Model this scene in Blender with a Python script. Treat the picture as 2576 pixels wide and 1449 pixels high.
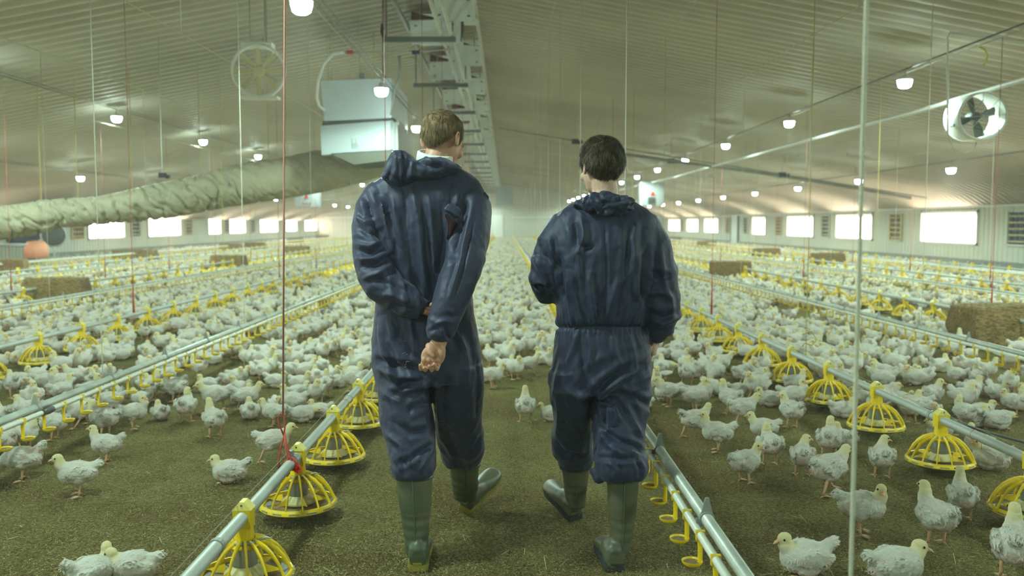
import bpy, bmesh, math, random
import numpy as np
from mathutils import Vector, Matrix, noise
from math import pi, sin, cos, atan, tan, sqrt, radians

random.seed(7)
rng = np.random.default_rng(11)
for o in list(bpy.data.objects):
    bpy.data.objects.remove(o)
SC = bpy.context.scene
COL = SC.collection

# ---------------------------------------------------------------- camera, world, exposure
FPX, CAMH, PITCH, YAW = 2200.0, 1.39, radians(4.22), radians(0.43)
cam = bpy.data.cameras.new('camera')
cam.sensor_width = 36.0
cam.lens = FPX / 2576.0 * 36.0
cam.clip_start, cam.clip_end = 0.05, 400
cam.dof.use_dof = True
cam.dof.focus_distance = 3.75
cam.dof.aperture_fstop = 2.6
co = bpy.data.objects.new('camera', cam)
co.location = (0, 0, CAMH)
co.rotation_euler = (pi / 2 - PITCH, 0, -YAW)
COL.objects.link(co)
SC.camera = co
SC.view_settings.view_transform = 'Standard'
SC.view_settings.look = 'None'
SC.view_settings.gamma = 1.0
SC.view_settings.use_curve_mapping = False
SC.view_settings.exposure = 1.6
SC.cycles.max_bounces = 4
SC.cycles.diffuse_bounces = 3
SC.cycles.glossy_bounces = 1
SC.cycles.transmission_bounces = 1
SC.cycles.use_adaptive_sampling = True
SC.cycles.adaptive_threshold = 0.06
SC.cycles.adaptive_min_samples = 12
SC.cycles.use_denoising = True
SC.cycles.sample_clamp_indirect = 6.0
SC.cycles.caustics_reflective = False
SC.cycles.caustics_refractive = False

LAMP_COL = (0.70, 1.0, 0.88)
LAMP_W = 92.0
DAY_COL = (1.0, 0.86, 0.72)
DAY_E = 4.8
HAZE = 0.0044
world = bpy.data.worlds.new('world')
SC.world = world
world.use_nodes = True
bg = world.node_tree.nodes['Background']
bg.inputs[0].default_value = (0.8, 0.87, 0.9, 1)
bg.inputs[1].default_value = 1.5

_R = Matrix.Rotation(-YAW, 3, 'Z') @ Matrix.Rotation(pi / 2 - PITCH, 3, 'X')
CAMV = Vector((0, 0, CAMH))
def ray(px, py):
    return (_R @ Vector(((px - 1288) / FPX, -(py - 724.5) / FPX, -1))).normalized()
def at(px, py, Y):
    d = ray(px, py); return CAMV + d * (Y / d.y)
def atX(px, py, X):
    d = ray(px, py); return CAMV + d * (X / d.x)
def ground(px, py, z=0.0):
    d = ray(px, py); return CAMV + d * ((z - CAMH) / d.z)
_RI = np.array(_R.transposed())
def project(co_):
    """world points (n,3) -> picture pixels (n,2)"""
    p = (co_ - np.array(CAMV)) @ _RI.T
    return np.stack([1288 + FPX * p[:, 0] / -p[:, 2], 724.5 - FPX * p[:, 1] / -p[:, 2]], 1)

# ---------------------------------------------------------------- materials
def mat(name, color, rough=0.6, metal=0.0, var=0.0, scale=20.0, bump=0.0, bscale=None, spec=0.5, color2=None,
        emit=None, estr=0.0, attr=False, stretch=None, sheen=0.0, trans=0.0):
    m = bpy.data.materials.new(name); m.use_nodes = True
    nt = m.node_tree; N = nt.nodes; L = nt.links
    b = N['Principled BSDF']
    b.inputs['Roughness'].default_value = rough
    b.inputs['Metallic'].default_value = metal
    b.inputs['Specular IOR Level'].default_value = spec
    if sheen: b.inputs['Sheen Weight'].default_value = sheen
    tc = N.new('ShaderNodeTexCoord'); mp = N.new('ShaderNodeMapping')
    L.new(tc.outputs['Object'], mp.inputs[0])
    if stretch: mp.inputs['Scale'].default_value = stretch
    if attr:
        at_ = N.new('ShaderNodeAttribute'); at_.attribute_name = 'Col'; src = at_.outputs['Color']
    else:
        rgb = N.new('ShaderNodeRGB'); rgb.outputs[0].default_value = (*color, 1); src = rgb.outputs[0]
    if var > 0 or color2:
        n = N.new('ShaderNodeTexNoise'); n.inputs['Scale'].default_value = scale; n.inputs['Detail'].default_value = 5
        L.new(mp.outputs[0], n.inputs['Vector'])
        r = N.new('ShaderNodeValToRGB'); r.color_ramp.elements[0].position = .35; r.color_ramp.elements[1].position = .68
        L.new(n.outputs['Fac'], r.inputs[0])
        mx = N.new('ShaderNodeMix'); mx.data_type = 'RGBA'
        L.new(r.outputs[0], mx.inputs[0]); L.new(src, mx.inputs[6])
        if color2:
            mx.inputs[7].default_value = (*color2, 1)
        else:
            hs = N.new('ShaderNodeHueSaturation'); hs.inputs['Value'].default_value = 1 - var
            L.new(src, hs.inputs['Color']); L.new(hs.outputs[0], mx.inputs[7])
        src = mx.outputs[2]
    L.new(src, b.inputs['Base Color'])
    if bump > 0:
        n2 = N.new('ShaderNodeTexNoise'); n2.inputs['Scale'].default_value = bscale or scale; n2.inputs['Detail'].default_value = 6
        L.new(mp.outputs[0], n2.inputs['Vector'])
        bp = N.new('ShaderNodeBump'); bp.inputs['Strength'].default_value = 1.0; bp.inputs['Distance'].default_value = bump
        L.new(n2.outputs['Fac'], bp.inputs['Height']); L.new(bp.outputs[0], b.inputs['Normal'])
    if emit:
        b.inputs['Emission Color'].default_value = (*emit, 1); b.inputs['Emission Strength'].default_value = estr
    if trans: b.inputs['Transmission Weight'].default_value = trans
    return m

M = {}
M['ceiling'] = mat('ceiling_sheet', (0.64, 0.585, 0.46), 0.56, 0.0, var=.22, scale=.35, spec=.32)
M['wall'] = mat('wall_sheet', (0.60, 0.61, 0.50), 0.6, 0, var=.12, scale=.8)
M['curb'] = mat('concrete_curb', (0.30, 0.32, 0.27), 0.9, var=.2, scale=3)
M['trimwhite'] = mat('white_trim', (0.75, 0.78, 0.72), 0.4)
M['steel'] = mat('galvanised_steel', (0.50, 0.52, 0.49), 0.42, 0.45, var=.18, scale=9)
M['steelL'] = mat('white_sheet_metal', (0.38, 0.42, 0.42), 0.42, 0.1, var=.06, scale=3)
M['dark'] = mat('dark_metal', (0.05, 0.055, 0.05), 0.6)
M['plate'] = mat('ridge_plate_sheet', (0.74, 0.80, 0.78), 0.35, 0.15, var=.08, scale=5)
M['upperbox'] = mat('lamplit_sheet', (0.60, 0.68, 0.70), 0.4, 0.1, var=.06, scale=3)  # lighter copy of the heater sheet; lamp glow is put into its colour
M['greybar'] = mat('grey_channel', (0.17, 0.19, 0.18), 0.5, 0.3)
M['pvc'] = mat('white_pvc', (0.74, 0.74, 0.64), 0.35, var=.12, scale=7)
M['tube'] = mat('weathered_tube', (0.52, 0.55, 0.48), 0.4, .25, var=.25, scale=11)
M['pipe'] = mat('feed_pipe_steel', (0.50, 0.52, 0.46), 0.5, .2, var=.13, scale=6)
M['yellow'] = mat('yellow_plastic', (0.88, 0.62, 0.014), 0.35, var=.14, scale=14)
M['yellowpale'] = mat('pale_yellow_plastic', (0.78, 0.66, 0.16), 0.45, var=.1, scale=20)
M['cream'] = mat('cream_plastic', (0.62, 0.55, 0.26), 0.5, var=.25, scale=25)
M['greyplastic'] = mat('grey_plastic', (0.31, 0.32, 0.28), 0.45, var=.12, scale=20)
M['feed'] = mat('feed_meal', (0.34, 0.24, 0.11), 0.95, var=.5, scale=300, bump=.003, bscale=400)
M['straw'] = mat('straw_bale', (0.34, 0.235, 0.085), 0.9, color2=(0.12, 0.07, 0.022), scale=30, bump=.02, bscale=40, stretch=(0.6, 2.4, 2.4))
M['strawstalk'] = mat('straw_stalk', (0.52, 0.42, 0.22), 0.8)
M['strawdark'] = mat('dark_stalk', (0.26, 0.17, 0.07), 0.8)
M['redcord'] = mat('red_cord', (0.55, 0.07, 0.035), 0.6, var=.35, scale=260)
M['pinkcord'] = mat('red_white_cord', (0.50, 0.24, 0.19), 0.6, color2=(0.40, .11, .08), scale=380)
M['whitecord'] = mat('white_cord', (0.62, 0.60, 0.46), 0.6, var=.2, scale=200)
M['yellowcord'] = mat('yellow_cord', (0.55, 0.47, 0.06), 0.6, var=.2, scale=200)
M['wire'] = mat('thin_wire', (0.45, 0.46, 0.40), 0.4, .6)
M['tarp'] = mat('duct_fabric', (0.46, 0.42, 0.28), 0.62, var=.16, scale=2.5, bump=.012, bscale=9)
M['redpaint'] = mat('red_paint', (0.55, 0.02, 0.015), 0.5)
M['redfluff'] = mat('red_rope_end', (0.85, 0.05, 0.02), 0.8)
M['blue'] = mat('navy_tarp', (0.03, 0.04, 0.10), 0.6)
M['brownboard'] = mat('brown_board', (0.24, 0.11, 0.06), 0.7, var=.2, scale=10)
M['fanblade'] = mat('cream_fan_blade', (0.80, 0.72, 0.42), 0.45)
M['fanwhite'] = mat('white_fan_housing', (0.86, 0.88, 0.80), 0.4, var=.08, scale=5)
M['bulb'] = mat('lamp_glow', (0.9, 1, .97), 0.4, emit=(0.72, 1.0, 0.95), estr=34.0)
M['daypane'] = mat('bright_pane', (0.9, 0.9, 0.85), 0.3, emit=DAY_COL, estr=DAY_E)
M['eaveglow'] = mat('pink_daylight_strip', (.8, .6, .5), 0.4, emit=(1.0, .80, .70), estr=.34)
M['door'] = mat('white_door', (0.78, 0.80, 0.72), 0.5)

def floor_mat():
    m = bpy.data.materials.new('litter_floor'); m.use_nodes = True
    nt = m.node_tree; N = nt.nodes; L = nt.links; b = N['Principled BSDF']
    b.inputs['Roughness'].default_value = .95; b.inputs['Specular IOR Level'].default_value = .15
    tc = N.new('ShaderNodeTexCoord')
    def nz(s, d=6, rough=.6):
        n = N.new('ShaderNodeTexNoise'); n.inputs['Scale'].default_value = s; n.inputs['Detail'].default_value = d
        n.inputs['Roughness'].default_value = rough
        L.new(tc.outputs['Object'], n.inputs['Vector']); return n
    a = nz(70, 6, .75); c = nz(1.3, 4); v = N.new('ShaderNodeTexVoronoi'); v.inputs['Scale'].default_value = 95
    L.new(tc.outputs['Object'], v.inputs['Vector'])
    r = N.new('ShaderNodeValToRGB'); e = r.color_ramp.elements
    e[0].position = .33; e[0].color = (0.115, 0.094, 0.032, 1)
    e[1].position = .72; e[1].color = (0.46, 0.41, 0.175, 1)
    k = e.new(.52); k.color = (0.26, 0.225, 0.082, 1)
    L.new(a.outputs['Fac'], r.inputs[0])
    r2 = N.new('ShaderNodeValToRGB'); e = r2.color_ramp.elements
    e[0].position = .38; e[0].color = (0.78, 0.66, 0.55, 1); e[1].position = .66; e[1].color = (1.12, 1.12, 1.05, 1)
    L.new(c.outputs['Fac'], r2.inputs[0])
    mx = N.new('ShaderNodeMix'); mx.data_type = 'RGBA'; mx.blend_type = 'MULTIPLY'; mx.inputs[0].default_value = 1
    L.new(r.outputs[0], mx.inputs[6]); L.new(r2.outputs[0], mx.inputs[7]); L.new(mx.outputs[2], b.inputs['Base Color'])
    ad = N.new('ShaderNodeMath'); ad.operation = 'ADD'; L.new(a.outputs['Fac'], ad.inputs[0]); L.new(v.outputs['Distance'], ad.inputs[1])
    bp = N.new('ShaderNodeBump'); bp.inputs['Distance'].default_value = .018; L.new(ad.outputs[0], bp.inputs['Height'])
    L.new(bp.outputs[0], b.inputs['Normal'])
    return m
M['floor'] = floor_mat()

# ---------------------------------------------------------------- mesh builder
class MB:
    def __init__(s): s.v = []; s.f = []; s.m = []; s.n = 0
    def add(s, vs, fs, mi=0):
        o = s.n; s.v.extend([tuple(v) for v in vs]); s.n += len(vs)
        s.f.extend([tuple(i + o for i in f) for f in fs]); s.m.extend([mi] * len(fs)); return s
    def box(s, c, d, rot=None, mi=0, bev=0):
        hx, hy, hz = d[0] / 2, d[1] / 2, d[2] / 2
        vs = [Vector((x, y, z)) for x in (-hx, hx) for y in (-hy, hy) for z in (-hz, hz)]
        if rot is not None: vs = [rot @ v for v in vs]
        vs = [v + Vector(c) for v in vs]
        return s.add(vs, [(0, 1, 3, 2), (4, 6, 7, 5), (0, 4, 5, 1), (2, 3, 7, 6), (0, 2, 6, 4), (1, 5, 7, 3)], mi)
    def tube(s, pts, r, n=8, mi=0, caps=True, flat=1.0, flatdir=None):
        pts = [Vector(p) for p in pts]
        rs = r if isinstance(r, (list, tuple)) else [r] * len(pts)
        vs = []; prev = None
        for i, p in enumerate(pts):
            if i == 0: t = pts[1] - p
            elif i == len(pts) - 1: t = p - pts[-2]
            else: t = (pts[i + 1] - p).normalized() + (p - pts[i - 1]).normalized()
            if t.length < 1e-9: t = Vector((0, 0, 1))
            t.normalize()
            if prev is None:
                u = t.cross(flatdir if flatdir is not None else (Vector((0, 0, 1)) if abs(t.z) < .9 else Vector((1, 0, 0))))
            else: u = prev - t * prev.dot(t)
            u.normalize(); prev = u; w = t.cross(u)
            for k in range(n):
                a = 2 * pi * k / n; vs.append(p + u * (cos(a) * rs[i]) + w * (sin(a) * rs[i] * flat))
        fs = []
        for i in range(len(pts) - 1):
            for k in range(n):
                k2 = (k + 1) % n; fs.append((i * n + k, i * n + k2, (i + 1) * n + k2, (i + 1) * n + k))
        if caps:
            fs.append(tuple(range(n - 1, -1, -1))); o = (len(pts) - 1) * n; fs.append(tuple(o + k for k in range(n)))
        return s.add(vs, fs, mi)
    def lathe(s, prof, c=(0, 0, 0), n=24, mi=0, a0=0, a1=2 * pi, rot=None):
        full = abs(a1 - a0 - 2 * pi) < 1e-6; vs = []; m = n if full else n + 1
        for (r, z) in prof:
            for k in range(m):
                a = a0 + (a1 - a0) * k / n; v = Vector((r * cos(a), r * sin(a), z))
                if rot is not None: v = rot @ v
                vs.append(v + Vector(c))
        fs = []
        for i in range(len(prof) - 1):
            for k in range(n):
                k2 = (k + 1) % m; fs.append((i * m + k, i * m + k2, (i + 1) * m + k2, (i + 1) * m + k))
        return s.add(vs, fs, mi)
    def ell(s, c, r, rot=None, nu=16, nv=10, mi=0):
        vs = []; fs = []
        for j in range(nv + 1):
            ph = pi * j / nv
            for i in range(nu):
                th = 2 * pi * i / nu
                v = Vector((r[0] * sin(ph) * cos(th), r[1] * sin(ph) * sin(th), r[2] * cos(ph)))
                if rot is not None: v = rot @ v
                vs.append(v + Vector(c))
        for j in range(nv):
            for i in range(nu):
                i2 = (i + 1) % nu
                fs.append((j * nu + i, (j + 1) * nu + i, (j + 1) * nu + i2, j * nu + i2))
        return s.add(vs, fs, mi)
    def rings(s, rings, n=24, mi=0, p=2.0):
        """rings: (cx,cy,cz,rx,ry[,tilt matrix]) horizontal superellipses, closed loft"""
        vs = []; fs = []
        for R in rings:
            cx, cy, cz, rx, ry = R[:5]
            for k in range(n):
                a = 2 * pi * k / n; ca, sa = cos(a), sin(a)
                v = Vector((math.copysign(abs(ca) ** (2 / p), ca) * rx, math.copysign(abs(sa) ** (2 / p), sa) * ry, 0))
                if len(R) > 5 and R[5] is not None: v = R[5] @ v
                vs.append(v + Vector((cx, cy, cz)))
        for i in range(len(rings) - 1):
            for k in range(n):
                k2 = (k + 1) % n; fs.append((i * n + k, i * n + k2, (i + 1) * n + k2, (i + 1) * n + k))
        fs.append(tuple(range(n - 1, -1, -1))); o = (len(rings) - 1) * n; fs.append(tuple(o + k for k in range(n)))
        return s.add(vs, fs, mi)
    def mesh(s, name, mats, smooth=False):
        me = bpy.data.meshes.new(name); me.from_pydata(s.v, [], s.f)
        for m in (mats if isinstance(mats, (list, tuple)) else [mats]): me.materials.append(m)
        me.polygons.foreach_set('material_index', s.m)
        if smooth: me.polygons.foreach_set('use_smooth', [True] * len(me.polygons))
        me.update(); return me
    def build(s, name, mats, parent=None, smooth=False, autosmooth=None):
        me = s.mesh(name, mats, smooth or autosmooth is not None)
        if autosmooth is not None: sharp_by_angle(me, autosmooth)
        return link(name, me, parent)

def sharp_by_angle(me, deg=35):
    bm = bmesh.new(); bm.from_mesh(me); th = radians(deg)
    bmesh.ops.recalc_face_normals(bm, faces=bm.faces)
    for e in bm.edges:
        if len(e.link_faces) == 2 and e.calc_face_angle(0) > th: e.smooth = False
    bm.to_mesh(me); bm.free()

def link(name, data, parent=None, loc=None, rot=None):
    o = bpy.data.objects.new(name, data)
    if parent is not None: o.parent = parent
    if loc is not None: o.location = loc
    if rot is not None: o.rotation_euler = rot
    COL.objects.link(o); return o
def tag(o, label=None, cat=None, group=None, kind=None):
    if label: o['label'] = label
    if cat: o['category'] = cat
    if group: o['group'] = group
    if kind: o['kind'] = kind
    return o
def thing(name, label, cat, loc=(0, 0, 0), rotz=0, group=None):
    o = bpy.data.objects.new(name, None); COL.objects.link(o)
    o.empty_display_size = .1
    o.location = loc; o.rotation_euler = (0, 0, rotz)
    return tag(o, label, cat, group)
CH = {}
def kids(o):
    return [c for c in bpy.data.objects if c.parent is o] if o.name not in CH else CH[o.name]
def freeze(o):
    """remember the children of a prototype for fast copying"""
    CH[o.name] = [c for c in bpy.data.objects if c.parent is o]
    for c in CH[o.name]: freeze(c)
def copy_tree(o, parent=None):
    c = o.copy(); COL.objects.link(c)
    if parent is not None: c.parent = parent
    for ch in CH.get(o.name, []): copy_tree(ch, c)
    return c
def struct(o): o['kind'] = 'structure'; return o

def remeshed(mb, voxel, smooth=2, name='tmp', factor=.5):
    """one continuous skin grown around the shapes of mb"""
    me = mb.mesh(name, [])
    bm = bmesh.new(); bm.from_mesh(me); bmesh.ops.recalc_face_normals(bm, faces=bm.faces); bm.to_mesh(me); bm.free()
    o = bpy.data.objects.new(name, me); COL.objects.link(o)
    r = o.modifiers.new('r', 'REMESH'); r.mode = 'VOXEL'; r.voxel_size = voxel; r.use_smooth_shade = True
    if smooth:
        sm = o.modifiers.new('s', 'SMOOTH'); sm.iterations = smooth; sm.factor = factor
    dg = bpy.context.evaluated_depsgraph_get()
    out = bpy.data.meshes.new_from_object(o.evaluated_get(dg))
    bpy.data.objects.remove(o); bpy.data.meshes.remove(me)
    out.name = name
    return out
def decimated(me, ratio):
    o = bpy.data.objects.new('dec', me); COL.objects.link(o)
    d = o.modifiers.new('d', 'DECIMATE'); d.ratio = ratio
    dg = bpy.context.evaluated_depsgraph_get()
    out = bpy.data.meshes.new_from_object(o.evaluated_get(dg)); bpy.data.objects.remove(o); return out
def get_co(me):
    a = np.empty(len(me.vertices) * 3, dtype=np.float32); me.vertices.foreach_get('co', a); return a.reshape(-1, 3).astype(float)
def get_no(me):
    a = np.empty(len(me.vertices) * 3, dtype=np.float32); me.vertices.foreach_get('normal', a); return a.reshape(-1, 3).astype(float)
def set_co(me, co_):
    me.vertices.foreach_set('co', co_.astype(np.float32).ravel()); me.update()
def nvec(co_, scale, off=0.0):
    """smooth noise per point"""
    sx, sy, sz = scale if isinstance(scale, (tuple, list)) else (scale,) * 3
    return np.array([noise.noise(Vector((c[0] * sx + off, c[1] * sy + off, c[2] * sz - off))) for c in co_])
def arr_mesh(name, V, F, mats, mi=None, colors=None, smooth=True):
    """fast mesh from numpy arrays; F (m,3) or (m,4)"""
    me = bpy.data.meshes.new(name); k = F.shape[1]
    me.vertices.add(len(V)); me.vertices.foreach_set('co', V.astype(np.float32).ravel())
    me.loops.add(F.size); me.loops.foreach_set('vertex_index', F.astype(np.int32).ravel())
    me.polygons.add(len(F)); me.polygons.foreach_set('loop_start', np.arange(0, F.size, k, dtype=np.int32))
    for m in mats: me.materials.append(m)
    if mi is not None: me.polygons.foreach_set('material_index', mi.astype(np.int32))
    if smooth: me.polygons.foreach_set('use_smooth', np.ones(len(F), dtype=bool))
    me.update(calc_edges=True)
    if colors is not None:
        ca = me.color_attributes.new('Col', 'FLOAT_COLOR', 'POINT'); ca.data.foreach_set('color', colors.astype(np.float32).ravel())
    me.validate()
    return me

def haze():
    m = bpy.data.materials.new('dusty_air'); m.use_nodes = True; nt = m.node_tree
    for n in list(nt.nodes):
        if n.type != 'OUTPUT_MATERIAL': nt.nodes.remove(n)
    v = nt.nodes.new('ShaderNodeVolumePrincipled'); v.inputs['Density'].default_value = HAZE; v.inputs['Color'].default_value = (.90, .87, .77, 1); v.inputs['Anisotropy'].default_value = .45
    nt.links.new(v.outputs[0], nt.nodes['Material Output'].inputs['Volume'])
    mb = MB(); mb.box((-1.35, 36.5, 2.5), (31.4, 86.6, 5.2)); o = mb.build('dusty_air', m); tag(o, 'thin dusty haze filling the shed', 'haze', kind='stuff')
    SC.cycles.volume_bounces = 0

def cloth_mat(name, color, rough, spec):
    m = bpy.data.materials.new(name); m.use_nodes = True; nt = m.node_tree; N = nt.nodes; L = nt.links; b = N['Principled BSDF']
    b.inputs['Base Color'].default_value = (*color, 1); b.inputs['Roughness'].default_value = rough; b.inputs['Specular IOR Level'].default_value = spec
    b.inputs['Sheen Weight'].default_value = .08
    tc = N.new('ShaderNodeTexCoord'); prev = None
    for sc, st, dist, w in ((7.5, (1.3, 1.3, .7), .011, .7), (17, (1, 1, .8), .0065, .7), (420, (1, 1, 1), .0006, .5)):
        mp = N.new('ShaderNodeMapping'); mp.inputs['Scale'].default_value = st; mp.inputs['Rotation'].default_value = (.3 * sc, .2 * sc, .1 * sc); L.new(tc.outputs['Object'], mp.inputs[0])
        n = N.new('ShaderNodeTexNoise'); n.inputs['Scale'].default_value = sc; n.inputs['Detail'].default_value = .6; n.inputs['Distortion'].default_value = .9; L.new(mp.outputs[0], n.inputs['Vector'])
        a = N.new('ShaderNodeMath'); a.operation = 'SUBTRACT'; a.inputs[1].default_value = .5; L.new(n.outputs['Fac'], a.inputs[0])
        c = N.new('ShaderNodeMath'); c.operation = 'ABSOLUTE'; L.new(a.outputs[0], c.inputs[0])
        bp = N.new('ShaderNodeBump'); bp.invert = True; bp.inputs['Distance'].default_value = dist; bp.inputs['Strength'].default_value = w; L.new(c.outputs[0], bp.inputs['Height'])
        if prev: L.new(prev.outputs[0], bp.inputs['Normal'])
        prev = bp
    L.new(prev.outputs[0], b.inputs['Normal']); return m
# ================================================================ THE SHED
YB, YE = -7.0, 80.0
RX, RZ = -0.5, 5.1                     # ridge
SL = 0.187
WR, WL = 14.5, -17.2                   # side walls
def ceil_z(x): return RZ - SL * abs(x - RX)

# floor
ys = np.concatenate([np.linspace(YB, 12, 190), np.linspace(12.4, YE, 60)]); xs = np.concatenate([np.linspace(WL, -6, 20), np.linspace(-5.9, 6.5, 150), np.linspace(6.8, WR, 16)])
GX, GY = np.meshgrid(xs, ys)
Z = np.zeros_like(GX)
for i in range(GX.shape[0]):
    if ys[i] > 13: continue
    for j in range(GX.shape[1]):
        if -6 < GX[i, j] < 6.6:
            Z[i, j] = -.004 + .012 * noise.noise(Vector((GX[i, j] * 1.7, ys[i] * 1.7, 0))) + .008 * noise.noise(Vector((GX[i, j] * 6, ys[i] * 6, 3)))
V = np.stack([GX.ravel(), GY.ravel(), np.minimum(Z.ravel(), .004)], 1)
nx = len(xs); idx = np.arange(len(ys) * nx).reshape(len(ys), nx)
F = np.stack([idx[:-1, :-1].ravel(), idx[:-1, 1:].ravel(), idx[1:, 1:].ravel(), idx[1:, :-1].ravel()], 1)
fl = struct(link('floor', arr_mesh('floor', V, F, [M['floor']])))

# ceiling: ribbed sheets running from ridge to eaves, curved down to the walls
def corrugated(profile, y0, y1, period, depth, nrm=(0, 0, 1)):
    """profile = list of (x,z); trapezoid ribs along y"""
    steps = []; y = y0
    while y < y1:
        steps += [(y, 0), (y + period * .42, 0), (y + period * .55, depth), (y + period * .87, depth)]; y += period
    steps.append((y1, 0))
    S = np.array(steps); P = np.array(profile)
    V = np.zeros((len(S), len(P), 3)); V[:, :, 0] = P[None, :, 0]; V[:, :, 1] = S[:, 0:1]; V[:, :, 2] = P[None, :, 1] + S[:, 1:2]
    i = np.arange(len(S) * len(P)).reshape(len(S), len(P))
    F = np.stack([i[:-1, :-1].ravel(), i[:-1, 1:].ravel(), i[1:, 1:].ravel(), i[1:, :-1].ravel()], 1)
    return V.reshape(-1, 3), F
profR = [(RX, RZ), (WR - 2.2, ceil_z(WR - 2.2)), (WR - 1.4, ceil_z(WR - 1.4) - .06), (WR - .7, ceil_z(WR - .7) - .2), (WR - .25, ceil_z(WR) - .36), (WR + .02, 1.96)]
profL = [(2 * RX - x, z) for x, z in profR]; profL = [(x - (WR - (2 * RX - WL)) * 0, z) for x, z in profL]
sh = WL - profL[-1][0]
zsh = SL * sh
profL = [profL[0]] + [(x + sh, z + zsh) for x, z in profL[1:]]
profL[-1] = (WL - .02, 1.96)
V1, F1 = corrugated(profR, YB, YE, .30, .035); V2, F2 = corrugated(profL, YB, YE, .30, .035)
ce = arr_mesh('ceiling', np.concatenate([V1, V2]), np.concatenate([F1, F2 + len(V1)]), [M['ceiling']], smooth=False)
struct(link('ceiling', ce))

# side walls with vertical ribs, window openings left as gaps between boards
def wall_panel(mb, x, y0, y1, z0, z1, side):
    y = y0; per = .26; pts = []
    while y < y1 - 1e-6:
        for dy, dx in ((0, 0), (per * .55, 0), (per * .66, .025), (per * .9, .025)):
            if y + dy < y1: pts.append((x + side * dx, y + dy))
        y += per
    pts.append((x, y1)); n = len(pts)
    vs = [(px, py, z0) for px, py in pts] + [(px, py, z1) for px, py in pts]
    mb.add(vs, [(i, i + 1, n + i + 1, n + i) for i in range(n - 1)])
WZ0, WZ1 = 0.72, 1.80
winR = [(px0, px1) for px0, px1 in ((2320, 2464), (2106, 2198), (1983, 2049), (1895, 1928), (1774, 1808), (1730, 1758), (1684, 1712))]
winL = [(218, 310), (370, 452), (522, 553), (575, 615), (652, 697), (718, 745), (765, 795)]
def wins(lst, X):
    out = []
    for a, b in lst:
        ya, yb = atX(a, 562, X).y, atX(b, 562, X).y
        out.append((min(ya, yb), max(ya, yb)))
    return sorted(out)
WINR = [(5.2, 8.6), (13.5, 16.9)] + wins(winR, WR); WINL = [(1, 4.4), (9.5, 12.6), (18, 21.3), (25, 27.9)] + wins(winL, WL)
wn = 0
for side, X, WIN, nm in ((-1, WR, WINR, 'right'), (1, WL, WINL, 'left')):
    mb = MB(); y = YB
    wall_panel(mb, X, YB, YE, .28, WZ0, side); wall_panel(mb, X, YB, YE, WZ1, 2.3, side)
    for a, b in WIN:
        wall_panel(mb, X, y, a, WZ0, WZ1, side); y = b
    wall_panel(mb, X, y, YE, WZ0, WZ1, side)
    mb.box((X - side * .12, (YB + YE) / 2, 1.2), (.08, YE - YB, 2.4))
    # wall body is only behind the boards, cut at the windows
    mb.v = mb.v[:-8]; mb.f = mb.f[:-6]; mb.m = mb.m[:-6]; mb.n -= 8
    struct(mb.build('wall_' + nm, M['wall']))
    cb = MB(); cb.box((X - side * .0, (YB + YE) / 2, .14), (.16, YE - YB, .28)); struct(cb.build('baseboard_' + nm, M['curb']))
    rl = MB(); rl.box((X + side * .07, (YB + YE) / 2, 1.93), (.12, YE - YB, .12)); struct(rl.build('trim_%d' % (1 if side < 0 else 2), M['trimwhite']))
    for a, b in WIN:
        wn += 1
        w = bpy.data.objects.new('window_%d' % wn, None); COL.objects.link(w); struct(w); w.location = (X, (a + b) / 2, WZ0)
        L_ = b - a; Hh = WZ1 - WZ0
        f = MB()
        for c, d in (((0, 0, .03), (.14, L_, .07)), ((0, 0, Hh - .03), (.14, L_, .07)), ((0, -L_ / 2 + .035, Hh / 2), (.14, .07, Hh)), ((0, L_ / 2 - .035, Hh / 2), (.14, .07, Hh))): f.box(c, d)
        f.build('window_frame', M['trimwhite'], w)
        tp = .15 if side < 0 else 0
        p = MB(); p.box((-side * .09, 0, (Hh - tp) / 2), (.02, L_ - .02, Hh - .02 - tp)); p.build('window_pane', M['daypane'], w)
        if tp: p = MB(); p.box((-side * .09, 0, Hh - tp / 2), (.02, L_ - .02, tp)); p.build('upper_strip', M['eaveglow'], w)

# far and rear end walls
for nm, Y, sg in (('far', YE, -1), ('rear', YB, 1)):
    mb = MB(); x = WL; per = .3; pts = []
    while x < WR:
        for dx, dy in ((0, 0), (per * .6, 0), (per * .68, .025), (per * .92, .025)):
            if x + dx < WR: pts.append((x + dx, Y + sg * dy))
        x += per
    pts.append((WR, Y)); n = len(pts)
    mb.add([(a, b, 0) for a, b in pts] + [(a, b, ceil_z(a) + .05) for a, b in pts], [(i, i + 1, n + i + 1, n + i) for i in range(n - 1)])
    struct(mb.build('wall_' + nm, M['wall']))
rl = MB(); rl.box(((WR + .6) / 2, YE - .1, 1.94), (WR - .6, .1, .12)); rl.box(((WL - 2.6) / 2, YE - .1, 1.94), (-2.6 - WL, .1, .12)); struct(rl.build('trim_3', M['trimwhite']))
d = bpy.data.objects.new('door_1', None); COL.objects.link(d); struct(d); d.location = at(1247, 598, YE - .06)
d.location.z = 0
mb = MB(); mb.box((0, 0, 1.08), (1.25, .05, 2.16)); mb.build('door_leaf', M['door'], d)
mb = MB(); mb.box((-.68, 0, 1.1), (.1, .09, 2.2)); mb.box((.68, 0, 1.1), (.1, .09, 2.2)); mb.box((0, 0, 2.24), (1.46, .09, .1)); mb.build('door_frame', M['wall'], d)
mb = MB(); mb.tube([(.48, -.03, 1.0), (.48, -.09, 1.0), (.38, -.09, 1.0)], .014); mb.build('door_handle', M['steel'], d)
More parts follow.
